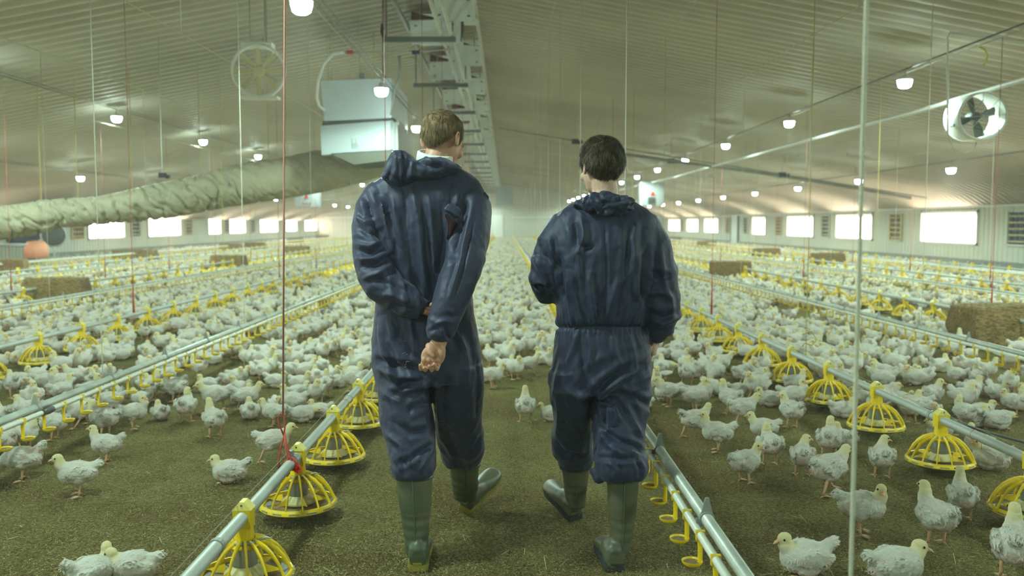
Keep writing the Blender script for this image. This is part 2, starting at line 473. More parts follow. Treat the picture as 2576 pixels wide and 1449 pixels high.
# side door in the right wall
ya, yb = atX(1851, 562, WR).y, atX(1862, 562, WR).y
d = bpy.data.objects.new('door_2', None); COL.objects.link(d); struct(d); d.location = (WR - .05, ya, 0)
mb = MB(); mb.box((-.02, 0, .98), (.05, 1.5, 1.9)); mb.build('door_leaf', M['door'], d)
mb = MB(); mb.box((-.03, .82, .98), (.08, .14, 1.95)); mb.box((-.03, -.82, .98), (.08, .14, 1.95)); mb.build('door_frame', M['greybar'], d)

# air inlet boxes between the windows
def air_inlet(X, yc, side, label, dark):
    t = thing('air_inlet', label, 'air vent', (X + side * .03, yc, .74), 0, 'louvred air inlets along the side walls')
    W_, H_ = .95, 1.0
    f = MB()
    for c, d in (((0, 0, .03), (.12, W_, .06)), ((0, 0, H_), (.12, W_, .06)), ((0, -W_ / 2, H_ / 2), (.12, .06, H_)), ((0, W_ / 2, H_ / 2), (.12, .06, H_))): f.box(c, d)
    f.build('inlet_frame', M['cream'] if not dark else M['wall'], t)
    b = MB(); b.box((-side * .02, 0, H_ / 2), (.03, W_ - .06, H_ - .05)); b.build('backing', M['brownboard'] if not dark else M['blue'], t)
    s = MB()
    for k in range(5): s.box((side * .03, 0, .14 + k * .18), (.03, W_ - .08, .05), Matrix.Rotation(side * .5, 3, 'Y'))
    s.build('slat', M['cream'], t)
vent_px_R = [(2565, 1), (2257, 0), (2080, 1), (1961, 0), (1878, 1), (1833, 0), (1718, 0)]
for i, (px, dk) in enumerate(vent_px_R):
    where = ['at the right picture edge beside the largest window', 'between the two largest windows of the right wall', 'between the second and third right wall windows from the camera',
             'beside the third right wall window, far side', 'just before the right wall side door', 'just past the right wall side door', 'between the farthest right wall windows'][i]
    air_inlet(WR, atX(px, 562, WR).y, -1, '%s slatted air inlet %s' % ('blue backed' if dk else 'brown', where), dk)
for i, (px, dk) in enumerate([(192, 0), (338, 1), (472, 0), (568, 1), (634, 1)]):
    where = ['left of the nearest bright left wall window', 'between the two nearest bright left wall windows', 'right of the second bright left wall window', 'between the two narrow left wall windows', 'past the pair of narrow left wall windows'][i]
    air_inlet(WL, atX(px, 562, WL).y, 1, '%s slatted air inlet %s' % ('blue backed' if dk else 'brown', where), dk)

# ---------------------------------------------------------------- ridge opening: cross panels, rails, pipes
def ridge():
    # tilted light panels, each hung in the ridge opening
    for sd, (x, w_, y0, lab) in enumerate(((-1.14, .78, 14.4 - 3 * 3.6, 'white metal ridge baffle with red-brown wedge, left side of the ridge row'), (-.74, .56, 16.4 - 4 * 3.6, 'white metal ridge baffle plate, right side of the ridge row'))):
        y = y0; proto = None
        while y < YE - 2:
            if proto is None:
                t = thing('ridge_baffle', lab, 'baffle plate', (0, 0, 0), 0, 'ridge baffles, ' + ('left' if sd == 0 else 'right'))
                a = MB(); R_ = Matrix.Rotation(radians(-50), 3, 'X') @ Matrix.Rotation(radians(4 if sd else -5), 3, 'Y')
                a.box((0, 0, 0), (w_, .42, .02), R_); a.box((0, .9, .22), (w_, 1.5, .02), Matrix.Rotation(radians(-8), 3, 'X'))
                for sx in (-.38, .38):
                    for sy in (-.12, .12): a.ell(R_ @ Vector((sx * w_, sy, -.012)), (.026, .026, .008), None, 8, 5, 1)
                a.build('sheet', [M['plate'], M['dark']], t)
                b = MB(); h = w_ / 2
                b.add([(-h, .10, .17), (h * .8, .10, .17), (-h, .10, .34), (-h, .13, .17), (h * .8, .13, .17), (-h, .13, .34)], [(0, 1, 2), (3, 5, 4), (0, 3, 4, 1), (1, 4, 5, 2), (2, 5, 3, 0)]); b.build('board', M['brownboard'], t)
                b = MB(); b.tube([(-h * .6, 0, .02), (-h * .6, 0, .38)], .012, 5); b.tube([(h * .6, 0, .02), (h * .6, 0, .42)], .012, 5); b.build('bracket', M['steel'], t)
                freeze(t); proto = t; c = t
            else: c = copy_tree(proto)
            c.location = (x, y, RZ - .62); y += 3.6
    for i, (x, z) in enumerate(((-1.60, RZ - .52), (RX + .04, RZ - .38))):
        mb = MB(); mb.box((x, (YB + YE) / 2, z), (.05, YE - YB - .1, .07))
        tag(mb.build('ceiling_rail', M['pvc'] if i else M['greyplastic']), ['long grey rail along the left edge of the ridge panels', 'long pale rail along the right edge of the ridge panels'][i], 'rail')
    for i, x in enumerate((-.97, -.82)):
        mb = MB(); mb.tube([(x, YB + .1, RZ - .85), (x, YE - .1, RZ - .85)], .028)
        tag(mb.build('ridge_pipe', M['pvc'], None, True), ['left one of two pale pipes hung under the ridge panels', 'right one of two pale pipes hung under the ridge panels'][i], 'pipe')
    y = 4.7; proto = None
    while y < YE:
        if proto is None:
            mb = MB(); mb.box((0, 0, 0), (1.10, .07, .075)); mb.tube([(-.50, 0, 0), (-.50, 0, .62)], .012, 6); mb.tube([(.50, 0, 0), (.50, 0, .75)], .012, 6)
            proto = tag(mb.build('ridge_crossbar', M['greybar']), 'dark grey channel crossbar hung below the ridge panels', 'crossbar', 'grey crossbars under the ridge'); c = proto
        else: c = proto.copy(); COL.objects.link(c)
        c.location = (-1.30, y, RZ - .93); y += 4.4
ridge()

# ---------------------------------------------------------------- lamps
def make_lamp():
    t = thing('ceiling_lamp', '', 'lamp')
    c = MB(); c.lathe([(0, .085), (.035, .085), (.04, .05), (.10, .03), (.108, .012), (.10, 0), (0, 0)], n=20); c.build('cap', M['trimwhite'], t, True)
    b = MB(); b.lathe([(.098, 0), (.095, -.035), (.08, -.085), (.05, -.105), (0, -.11)], n=20); b.build('diffuser', M['bulb'], t, True)
    h = MB(); h.tube([(0, 0, .08), (0, 0, .16)], .008, 6); h.build('hanger', M['wire'], t)
    ld = bpy.data.lights.new('lamp_light', 'SPOT'); ld.spot_size = radians(172); ld.spot_blend = .25; ld.shadow_soft_size = .22; ld.energy = LAMP_W; ld.color = LAMP_COL
    lo = link('lamp_light', ld, t, (0, 0, -.21))
    freeze(t); return t
lamp0 = make_lamp(); first = True
lamp_rows = [(-1.80, 1.95, 7.9, 5.0, 'the row beside the ridge'), (5.6, 2.0, 12.4, 5.0, 'the inner row on the right'), (-7.75, 2.12, 17.7, 5.0, 'the inner row on the left'),
             (-11.4, 1.24, 23.7, 5.0, 'the outer row on the left'), (9.7, 1.19, 19.1, 5.0, 'the outer row on the right')]
ORD = ['nearest', 'second', 'third', 'fourth', 'fifth', 'sixth', 'seventh']
for X, up, Y0, sp, nm in lamp_rows:
    y = Y0
    while y - sp > YB + 1: y -= sp
    seen = 0
    while y < YE - 1:
        l = lamp0 if first else copy_tree(lamp0); first = False
        l.location = (X, y, CAMH + up)
        vis = y >= Y0 - .1
        if vis: seen += 1
        if vis and seen <= 7:
            l['label'] = 'glowing white bowl lamp, %s seen in %s' % (ORD[seen - 1], nm); l['group'] = 'bowl lamps of ' + nm
        elif vis:
            l['label'] = 'tiny glowing bowl lamp far down ' + nm; l['group'] = 'far bowl lamps of ' + nm
        else:
            l['label'] = 'glowing bowl lamp of %s, beyond the near picture edge' % nm; l['group'] = 'near bowl lamps of ' + nm
        y += sp
    mb = MB(); mb.tube([(X, YB + .1, CAMH + up + .15), (X, YE - .1, CAMH + up + .15)], .008, 5); mb.tube([(X + .05, YB + .1, CAMH + up + .18), (X + .05, YE - .1, CAMH + up + .18)], .006, 5)
    tag(mb.build('lamp_cable', M['greybar']), 'long dark cable carrying the bowl lamps of ' + nm, 'cable')

# ---------------------------------------------------------------- feeder and drinker lines
FEED_X = [(-11.3, 'the outermost feeder line on the left'), (-7.9, 'the third feeder line on the left'), (-4.47, 'the second feeder line on the left'), (-0.98, 'the feeder line left of the walkers'), (2.43, 'the feeder line right of the walkers'), (5.80, 'the second feeder line on the right'), (9.2, 'the third feeder line on the right'), (12.2, 'the outermost feeder line on the right')]
DRINK_X = [(-13.0, 'the outermost drinker line on the left'), (-9.6, 'the third drinker line on the left'), (-6.2, 'the second drinker line on the left'), (-2.62, 'the nearest drinker line on the left'), (0.70, 'the drinker line in the middle aisle'), (4.08, 'the nearest drinker line right of the walkers'), (7.5, 'the second drinker line on the right'), (10.8, 'the third drinker line on the right')]
PITCHF = 0.85; PY0 = 3.21; PZ = .298
def make_feeder():
    t = thing('pan_feeder', '', 'poultry feeder')
    # tower: square block around the pipe with a gabled cap
    a = MB()
    a.box((0, 0, .292), (.066, .058, .072))
    a.lathe([(.034, .258), (.037, .225), (.037, .203), (.030, .203)], n=16)
    a.build('tower', M['yellow'], t, autosmooth=40)
    g = MB(); g.add([(-.036, -.032, .328), (.036, -.032, .328), (.036, .032, .328), (-.036, .032, .328), (-.009, -.026, .358), (.009, -.026, .358), (.009, .026, .358), (-.009, .026, .358)],
                    [(0, 1, 5, 4), (2, 3, 7, 6), (1, 2, 6, 5), (3, 0, 4, 7), (4, 5, 6, 7), (3, 2, 1, 0)]); g.ell((0, -.029, .346), (.004, .004, .004), None, 8, 6, 1)
    g.build('tower_cap', [M['yellowpale'], M['dark']], t)
    c = MB(); c.lathe([(.037, .197), (.050, .197), (.053, .203), (.050, .211), (.037, .211), (.037, .197)], n=28); c.tube([(.045, .0, .203), (.080, .008, .214), (.092, .010, .209), (.104, .008, .213)], [.008, .008, .005, .003], 6, flat=.5)
    c.build('collar', M['greyplastic'], t, True)
    # grille of arched ribs on a rim ring
    r = MB()
    prof = [(.038, .205), (.062, .200), (.090, .188), (.118, .166), (.144, .134), (.163, .100), (.171, .078)]
    for k in range(14):
        a_ = 2 * pi * k / 14 + .12
        r.tube([(x * cos(a_), x * sin(a_), z) for x, z in prof], [.014, .0125, .0110, .0095, .0080, .0070, .0075], 6, flat=.5, flatdir=Vector((-sin(a_), cos(a_), 0)))
    r.lathe([(.036, .208), (.036, .190), (.060, .186), (.066, .194), (.038, .206)], n=28)
    r.lathe([(.166, .086), (.174, .086), (.179, .078), (.181, .064), (.176, .060), (.171, .064), (.166, .086)], n=42)
    for k in range(14):
        a_ = 2 * pi * (k + .5) / 14 + .12; r.box((.1795 * cos(a_), .1795 * sin(a_), .072), (.003, .045, .006), Matrix.Rotation(a_, 3, 'Z'), 1)
    r.build('grille', [M['yellow'], M['greyplastic']], t, autosmooth=50)
    q = MB(); q.lathe([(.045, .196), (.047, .108), (.040, .108)], n=20); q.build('drop_tube', M['greyplastic'], t, True)
    u = MB(); u.lathe([(.047, .114), (.053, .108), (.074, .090), (.080, .078), (.070, .074)], n=20); u.build('feed_cone', M['cream'], t, True)
    for k in range(6):
        y = MB(); a_ = 2 * pi * k / 6; y.add([(.07 * cos(a_ - .1), .07 * sin(a_ - .1), .080), (.07 * cos(a_ + .1), .07 * sin(a_ + .1), .080), (.145 * cos(a_), .145 * sin(a_), .093), (.075 * cos(a_), .075 * sin(a_), .115)], [(0, 1, 2), (0, 2, 3), (1, 3, 2), (0, 3, 1)])
        y.build('fin', M['yellow'], t)
    p = MB(); p.lathe([(0, .028), (.085, .028), (.110, .034), (.150, .050), (.176, .064), (.172, .066), (.148, .056), (.108, .041), (0, .038)], n=36); p.build('pan', M['greyplastic'], t, True)
    e = MB(); e.lathe([(0, .072), (.06, .072), (.10, .054), (.145, .054)], n=20); e.build('feed', M['feed'], t, True)
    freeze(t); return t
def far_feeder_mb():
    m = MB(); m.box((0, 0, .292), (.07, .06, .16)); m.lathe([(.036, .205), (.090, .188), (.144, .134), (.171, .078)], n=10); m.lathe([(.171, .078), (.181, .064), (.12, .035), (0, .03)], n=10, mi=1)
    return m
feeder0 = make_feeder(); usedf = [False]
cands = []
for X, nm in FEED_X:
    k = -2
    while True:
        y = PY0 + k * PITCHF - (.12 if X == 2.43 else 0) + ((X * 37) % 1 - .5) * .3 * (abs(X) > 3)
        if y > YE - 2: break
        if abs(X) < y * .64 + .3: cands.append((y, X, nm, k))
        k += 1
cands.sort(key=lambda c: c[0] ** 2 + c[1] ** 2)
fm = far_feeder_mb().mesh('far_feeder', [M['yellow'], M['greyplastic']])
far = []; cnt = {}
hidden_rng = random.Random(3)
for i, (y, X, nm, k) in enumerate(cands):
    cnt[nm] = cnt.get(nm, 0) + 1; c = cnt[nm]
    if i < 95:
        o = copy_tree(feeder0) if usedf[0] else feeder0; usedf[0] = True
    elif i < 300:
        o = link('pan_feeder', fm); o['category'] = 'poultry feeder'
    else: far.append((X, y)); continue
    o.location = (X, y, 0); o.rotation_euler = (0, 0, (k * .37) % .44)
    if i < 95: o.rotation_euler = (0, 0, 0)
    if c <= 7 and i < 95:
        o['label'] = 'yellow pan feeder, %s from the camera on %s' % (ORD[c - 1], nm); o['group'] = 'pan feeders of ' + nm
    else:
        band = 'midway' if i < 95 else 'far'
        o['label'] = 'small yellow pan feeder %s down %s' % (band, nm); o['group'] = '%s pan feeders of %s' % (band, nm)
base = far_feeder_mb(); bv = np.array(base.v); 
mbf = MB()
for X, y in far: mbf.add(bv + np.array([X, y, 0]), base.f); mbf.m[-len(base.f):] = base.m
if far: tag(mbf.build('distant_feeder_rows', [M['yellow'], M['greyplastic']]), 'rows of tiny yellow pan feeders near the far end wall', 'poultry feeder', kind='stuff')

for X, nm in FEED_X:
    t = thing('feed_pipe', 'long grey steel feed pipe of ' + nm, 'pipe', (X, 0, 0))
    y0 = YB + .5
    mb = MB(); mb.tube([(0, y0, PZ), (0, YE - 1, PZ)], .0235, 16); mb.build('pipe', M['pipe'], t, True)
    mb = MB(); y = y0
    off = -.016
    mb.tube([(off, y0, .345), (off, YE - 1, .345)], .0013, 4); mb.build('anti_roost_wire', M['wire'], t)
    if abs(X) < 3:
        for y in np.arange(2.9 if X < 0 else 2.4, 30, 2.5):
            mb = MB(); mb.lathe([(.0235, -.012), (.028, -.012), (.028, .012), (.0235, .012)], (0, y, PZ), 14, rot=Matrix.Rotation(pi / 2, 3, 'X'))
            mb.build('coupling', M['greyplastic'], t)

# drinker lines
def cup_mb():
    m = MB()
    m.box((0, 0, -.002), (.030, .018, .034))                                     # saddle around the water pipe
    m.tube([(0, 0, -.012), (0, 0, -.045), (0, 0, -.095)], [.010, .0085, .0085], 8)  # drop stem
    m.lathe([(.006, -.107), (.024, -.105), (.033, -.097), (.036, -.088), (.034, -.088), (.031, -.094)], (-.027, 0, 0), 18)
    m.lathe([(.031, -.094), (.022, -.101), (0, -.102)], (-.027, 0, 0), 18, mi=1)
    return m
cupme = cup_mb().mesh('nipple_cup', [M['yellow'], M['feed']], False); sharp_by_angle(cupme, 45)
_m = MB(); _m.box((0, 0, -.05), (.016, .016, .10)); _m.box((-.02, 0, -.098), (.06, .05, .012)); cv = np.array(_m.v); cf = _m.f
def hanger_mb(sgn):
    m = MB(); R_ = Matrix.Rotation(pi / 2, 3, 'X')
    m.lathe([(.0215, -.010), (.0275, -.010), (.0275, .010), (.0215, .010)], (0, 0, .0), 14, rot=R_)
    m.add([(-.022, -.004, .014), (.022, -.004, .014), (.006, -.004, .075), (-.006, -.004, .075), (-.022, .004, .014), (.022, .004, .014), (.006, .004, .075), (-.006, .004, .075)],
          [(0, 1, 2, 3), (7, 6, 5, 4), (0, 4, 5, 1), (1, 5, 6, 2), (2, 6, 7, 3), (3, 7, 4, 0)])
    m.box((sgn * .030, 0, -.022), (.016, .012, .05)); return m
SPC = .217
for X, nm in DRINK_X:
    t = thing('drinker_line', '%s, pipe with yellow cups' % nm.replace('the ', '', 1), 'drinker line', (X, 0, 0))
    z1 = .365; z2 = .338; sg = 1 if X < 0 else -1; dx = .040 * sg
    mb = MB(); mb.tube([(0, YB + .5, z1), (0, YE - 1, z1)], .0215, 14); mb.build('support_tube', M['tube'], t, True)
    mb = MB(); mb.tube([(dx, YB + .5, z2), (dx, YE - 1, z2)], .0145, 10); mb.build('water_pipe', M['pvc'], t, True)
    near = []; rest = []
    y = 2.02
    while y < YE - 2:
        vis = abs(X) < y * .62 + .15
        if vis: (near if len(near) < 100 else rest).append(y)
        y += SPC
    for y in near:
        c = link('nipple_cup', cupme, t, (dx, y, z2))
        if sg > 0: c.rotation_euler = (0, 0, pi)
    far_ = MB()
    for y in rest: far_.add(cv * np.array([-sg, 1, 1]) + np.array([dx, y, z2]), cf)
    if rest: o = far_.build('far_nipple_cups', M['yellow'], t); o['kind'] = 'stuff'
    hm = hanger_mb(sg).mesh('hanger', [M['greyplastic']]); y = 2.97 - 5 * .93; n_ = 0
    while y < 60:
        if abs(X) < y * .62 + .3 and n_ < 60: link('hanger_clip', hm, t, (0, y, z1)); n_ += 1
        y += .93

# suspension cords
def cord(name, pts, r, m, label, group=None):
    mb = MB(); mb.tube(pts, r, 7); return tag(mb.build(name, m, None, True), label, 'cord', group)
def longname(nm): return nm.replace('the ', 'the ', 1)
ztop = lambda X: ceil_z(X) - .36
def cords(X, nm, y0, step, color_seq, n, r0=.003, z=.38, skip=()):
    zt = ztop(X)
    for i in range(n):
        y = y0 + i * step
        if y > YE - 3: break
        if i in skip: continue
        kind = color_seq[i % len(color_seq)]
        m = {'r': 'redcord', 'w': 'whitecord', 'y': 'yellowcord'}[kind]; cn = {'r': 'red', 'w': 'white', 'y': 'yellow'}[kind]
        if abs(X) > y * .62: continue
        lab = '%s suspension cord, number %d from the camera holding %s' % (cn, i + 1, nm) if i < 0 else '%s hanging cord %s %s' % (cn, 'nearest the camera on' if i == 0 else ORD[min(i, 6)] + ' from the camera on' if i < 7 else 'far down', nm)
        ptsc = [(X, y, z - .07), (X + .001, y, z + .2), (X + .001, y, z + .42), (X + .004, y, zt)]
        cord('suspension_cord', ptsc, [.014, .008, r0, r0] if kind == 'r' else r0, M[m], lab, None if i < 7 else 'far cords of ' + nm)
    # pulley cable running the length of the line just under the ceiling
    mb = MB(); mb.tube([(X, YB + .2, zt), (X, YE - .2, zt)], .006, 5)
    tag(mb.build('pulley_cable', M['whitecord']), 'long thin pulley cable under the ceiling above ' + nm, 'cable')
cords(-.98, 'the feeder line left of the walkers', 7.2, 3.25, 'rr', 20)
cords(2.43, 'the feeder line right of the walkers', 7.0, 3.25, 'yryyry', 20)
cords(.70, 'the drinker line in the middle aisle', 5.15, 3.1, 'w', 22)
cords(-2.62, 'the nearest drinker line on the left', 5.65, 3.1, 'w', 20)
cords(4.08, 'the nearest drinker line right of the walkers', 8.5, 3.3, 'w', 18)
cords(5.80, 'the second feeder line on the right', 10.35, 3.3, 'ryry', 16)
cords(-4.47, 'the second feeder line on the left', 10.5, 3.4, 'ryr', 16)
cords(-6.2, 'the second drinker line on the left', 11.9, 3.3, 'w', 12)
cords(7.5, 'the second drinker line on the right', 13.5, 3.3, 'w', 12)
cords(-7.9, 'the third feeder line on the left', 14.0, 3.3, 'rr', 12)
cords(9.2, 'the third feeder line on the right', 16.5, 3.3, 'r', 10)
# the near white cord that drops to the middle drinker line just below the picture edge
pt, pb = at(2180, 0, 1.76), at(2140, 1449, 1.76)
dv = (pt - pb) / (pt.z - pb.z)
cord('suspension_cord', [pb + dv * (.38 - pb.z), pb, pb.lerp(pt, .5), pt, pb + dv * (4.0 - pb.z)], .0044, M['whitecord'], 'thick white cord hanging in front of everything, right of the walkers', None)
# the near red cord with its knot on the left feeder pipe
Yc = 3.93
t = thing('red_rope', 'red and white rope knotted to the feed pipe in front of the left walker', 'rope', (0, 0, 0))
p0 = at(712, 1045, Yc); pT = at(716, 0, Yc)
mb = MB(); mb.tube([p0, p0.lerp(pT, .5), pT, pT + (pT - p0) * 1.05], .0042, 8); mb.build('hanging_rope', M['pinkcord'], t, True)
mb = MB(); P = lambda x, y, dY=0: at(x, y, Yc + dY)
mb.tube([P(716, 1100), P(703, 1070), P(700, 1048), P(706, 1040), P(714, 1045), P(717, 1070), P(714, 1100), P(706, 1130), P(701, 1160), P(703, 1185)], .0038, 8)
mb.tube([P(716, 1090, -.01), P(722, 1120, -.02), P(730, 1150, -.03), P(738, 1175, -.03), P(744, 1185, -.02)], .0038, 8)
mb.tube([P(715, 1095, .0), P(720, 1130, -.02), P(727, 1165, -.035), P(728, 1190, -.03), P(722, 1198, -.01)], .0038, 8)
mb.lathe([(.024, -.014), (.030, -.014), (.031, 0), (.030, .014), (.024, .014)], (-.98, 3.92, PZ), 16, rot=Matrix.Rotation(pi / 2, 3, 'X'))
mb.build('knotted_loop', M['redcord'], t, True)
mb = MB(); rr = random.Random(5); c = P(748, 1180, -.02)
for k in range(260):
    v = Vector((rr.gauss(0, 1), rr.gauss(0, 1), rr.gauss(0, 1))).normalized() * rr.uniform(.012, .026)
    mb.tube([c + v * .1, c + v], [.0011, .0006], 3, caps=False)
mb.build('frayed_end', M['redfluff'], t)
mb = MB(); mb.lathe([(.0235, -.02), (.031, -.02), (.031, .02), (.0235, .02)], (-.98, 3.97, PZ), 18, rot=Matrix.Rotation(pi / 2, 3, 'X')); mb.box((-.995, 3.97, .337), (.03, .03, .02)); mb.build('pipe_clamp', M['greyplastic'], t)

# long white pipe sloping away on the right, near the lamps
pts = []
for px, py in ((2576, 200), (2440, 240), (2300, 283), (2115, 330), (1990, 365), (1870, 398), (1760, 427), (1700, 445)):
    X = 6.35; d_ = ray(px, py); pts.append(CAMV + d_ * (X / d_.x))
pts.insert(0, pts[0] + (pts[0] - pts[1]) * 1.5); pts.append(Vector((6.3, 50, 3.25)))
mb = MB(); mb.tube(pts, .032, 10); tag(mb.build('overhead_hose', M['trimwhite'], None, True), 'long white overhead hose descending past the right-hand fan', 'hose')
# cross pipe far down the shed
mb = MB(); Yx = 27
mb.tube([(3.6, Yx, ceil_z(3.6) - .82), (9, Yx, ceil_z(9) - .55), (12.5, Yx, ceil_z(12.5) - .5)], .045, 8); mb.tube([(-.2, Yx, ceil_z(-.2) - .75), (4, Yx, ceil_z(4) - .65), (13, Yx, ceil_z(13) - .4)], .022, 6)
tag(mb.build('cross_pipe', M['greyplastic'], None, True), 'dark pipe crossing the shed under the ceiling behind the right walker', 'pipe')
for i, (px, py, Y) in enumerate(((1447, 356, 26), (1967, 440, 27), (1688, 405, 29), (409, 441, 13.5))):
    p = at(px, py, Y); t = thing('sensor_box', ['small black box hung left above the right walker', 'small black box on the cross pipe above the right feeders', 'small black box on the cross pipe beside a lamp', 'small black box hung above the fabric duct'][i], 'sensor', p)
    s_ = Y / 27 * .9; mb = MB(); mb.box((0, 0, 0), (.22 * s_, .16 * s_, .16 * s_)); mb.box((.18 * s_, 0, -.02), (.12 * s_, .12 * s_, .12 * s_)); mb.build('housing', M['dark'], t)
    mb = MB(); mb.tube([(0, 0, .08 * s_), (0, 0, ceil_z(p.x) - p.z)], .008, 6); mb.build('rod', M['wire'], t)
# brackets: ceiling hooks where short cords end
for px, py, Y in ((453, 80, 7.2), (1640, 60, 9)): pass
for k, (x0, y0, y1, Y) in enumerate(((452, -40, 78, 8.0),)):
    a, b = at(x0, y0, Y), at(x0 + 3, y1, Y); a = a + (a - b) * ((ceil_z(a.x) - a.z) / max(.01, (a.z - b.z)))
    cord('short_cord', [b, a], .005, M['whitecord'], 'short white cord with a dark hook end, upper left ceiling')
M['hood'] = mat('heater_underside', (.10, .10, .07), .7)
# ================================================================ HEATER, DUCT, FANS, BOXES
Yh = 14.2
def heater():
    t = thing('hanging_heater', 'large white sheet metal air heater hung above the left walker', 'heater', (0, 0, 0))
    P = lambda x, y, d=0: at(x, y, Yh + d)
    def slab(name, q, depth, m, mb=None, top_shift=(0, 0, 0)):
        mb = mb or MB(); a = [P(*p) for p in q]; b = [p + Vector((0, depth, 0)) + Vector(top_shift) for p in a]
        mb.add(a + b, [(0, 1, 2, 3), (7, 6, 5, 4), (0, 4, 5, 1), (1, 5, 6, 2), (2, 6, 7, 3), (3, 7, 4, 0)]); return mb.build(name, m, t)
    slab('upper_box', [(806, 204), (985, 196), (985, 297), (816, 307)], 2.3, M['upperbox'])
    slab('lower_box', [(806, 316), (983, 302), (983, 378), (809, 390)], .25, M['steelL'])
    slab('side_duct', [(984, 300), (1000, 312), (1002, 385), (984, 378)], 2.2, M['greyplastic'])
    slab('joint_strip', [(812, 305), (990, 296), (988, 303), (810, 316)], 2.0, M['dark'])
    slab('bottom_hood', [(830, 386), (992, 376), (975, 404), (890, 414)], 1.6, M['hood'])
    mb = MB(); mb.box(P(1008, 318, .6), (.05, .9, .12)); mb.tube([P(992, 312, -.02), P(992, 382, -.02)], .02, 6); mb.build('corner_post', M['steelL'], t)
    mk = MB()
    for x in (886, 895):
        mk.box(P(x, 361, -.012), (.012, .006, .16)); mk.box(P(x + 3, 362, -.012), (.03, .006, .014)); mk.box(P(x + 5, 367, -.012), (.010, .006, .07))
    mk.build('front_mark', M['greyplastic'], t)
    mb = MB(); mb.lathe([(0, 0), (.05, 0), (.05, .08), (0, .08)], P(910, 197, .4), 12); mb.build('top_knob', M['steelL'], t, True)
    mb = MB()
    for x in (835, 905, 975):
        a = P(x, 200, .4); mb.tube([a, (a.x, a.y, ceil_z(a.x))], .006, 5)
    mb.build('hanging_chain', M['wire'], t)
    # gas hose arch and feed pipe with red and blue valves
    g = thing('gas_pipe', 'thin overhead gas pipe with red and blue valves and looped grey hose above the heater', 'pipe', (0, 0, 0))
    Q = lambda x, y: at(x, y, Yh - .3)
    mb = MB(); mb.tube([Q(862, 131), Q(1000, 132), Q(1142, 124)], .014, 8); mb.build('pipe', M['steel'], g, True)
    mb = MB(); mb.tube([Q(866, 131), Q(838, 136), Q(815, 160), Q(800, 205), Q(797, 245), Q(803, 266), Q(818, 279)], .022, 10); mb.build('hose', M['trimwhite'], g, True)
    mb = MB(); mb.tube([Q(1004, 140), Q(1006, 165), Q(1004, 195), Q(992, 230), Q(988, 262), Q(984, 290)], .022, 10); mb.build('hose', M['greyplastic'], g, True)
    mb = MB(); mb.tube([Q(872, 131), Q(888, 131)], .03, 8); mb.build('red_valve', M['redpaint'], g)
    mb = MB(); mb.tube([Q(1037, 133), Q(1056, 131)], .03, 8); mb.build('blue_valve', M['blue'], g)
    mb = MB(); mb.tube([Q(963, 60), Q(961, 80), Q(966, 95)], .03, 8); mb.tube([Q(963, -30), Q(963, 190)], .008, 6); mb.build('regulator', M['dark'], g)
    c = MB(); c.tube([Q(1163, -40), Q(1163, 80), Q(1160, 104)], [.016, .02, .01], 8); tag(c.build('black_cable', M['dark'], None, True), 'short black cable hanging beside the ridge pipes', 'cable')
heater()

def duct():
    cen = [(1010, 388, 34), (960, 402, 40), (900, 412, 46), (850, 423, 50), (800, 432, 52), (720, 447, 52), (640, 458, 52), (560, 474, 49), (480, 492, 46), (400, 507, 43), (320, 520, 41), (250, 530, 37), (195, 534, 37), (150, 536, 36), (110, 544, 42), (60, 554, 42), (0, 561, 41), (-80, 572, 42), (-220, 592, 42), (-420, 620, 42)]
    C = [(at(x, y, Yh + 1.5 - i * .06), r * (Yh + 1.5 - i * .06) / 2200) for i, (x, y, r) in enumerate(cen)]
    # resample
    pts = []; 
    for i in range(len(C) - 1):
        for k in range(22):
            f = k / 22; pts.append((C[i][0].lerp(C[i + 1][0], f), C[i][1] * (1 - f) + C[i + 1][1] * f))
    V = []; n = 56
    for i, (p, r) in enumerate(pts):
        nb = pts[min(i + 1, len(pts) - 1)][0] - pts[max(i - 1, 0)][0]; nb.normalize()
        u = nb.cross(Vector((0, 1, 0))).normalized(); w = nb.cross(u)
        for k in range(n):
            a = 2 * pi * k / n
            q = p + u * (cos(a) * r) + w * (sin(a) * r)
            s = -p.x
            d1 = abs(noise.noise(Vector((s * 5.6 + sin(a) * 1.1 + cos(a) * .8, cos(a) * .75, sin(a) * .75)))); d2 = abs(noise.noise(Vector((s * 11 + cos(a) * 2.6, cos(a) * 1.3 + 4, sin(a) * 1.3)))); d3 = noise.noise(Vector((s * 1.1, 0, 7)))
            amt = .25 + .95 * min(1, max(0, (s - 3.6) / 1.6))
            wr = max(0, .14 - d1) * 1.15 + max(0, .12 - d2) * .7
            q = p + (q - p) * (1.0 - wr * amt * 1.15 + d3 * .10 * amt)
            V.append(q)
    F = [(i * n + k, i * n + (k + 1) % n, (i + 1) * n + (k + 1) % n, (i + 1) * n + k) for i in range(len(pts) - 1) for k in range(n)]
    mb = MB(); mb.add(V, F)
    t = thing('fabric_duct', 'long wrinkled olive fabric air duct sloping from the heater to the left wall', 'air duct', (0, 0, 0))
    mb.build('duct_sleeve', M['tarp'], t, True)
    st = MB()
    for i in range(28, len(pts), 47):
        p, r = pts[i]; st.tube([p + Vector((0, 0, r * .98)), (p.x, p.y, ceil_z(p.x))], .006, 5)
    st.build('hanging_strap', M['yellowcord'], t)
duct()

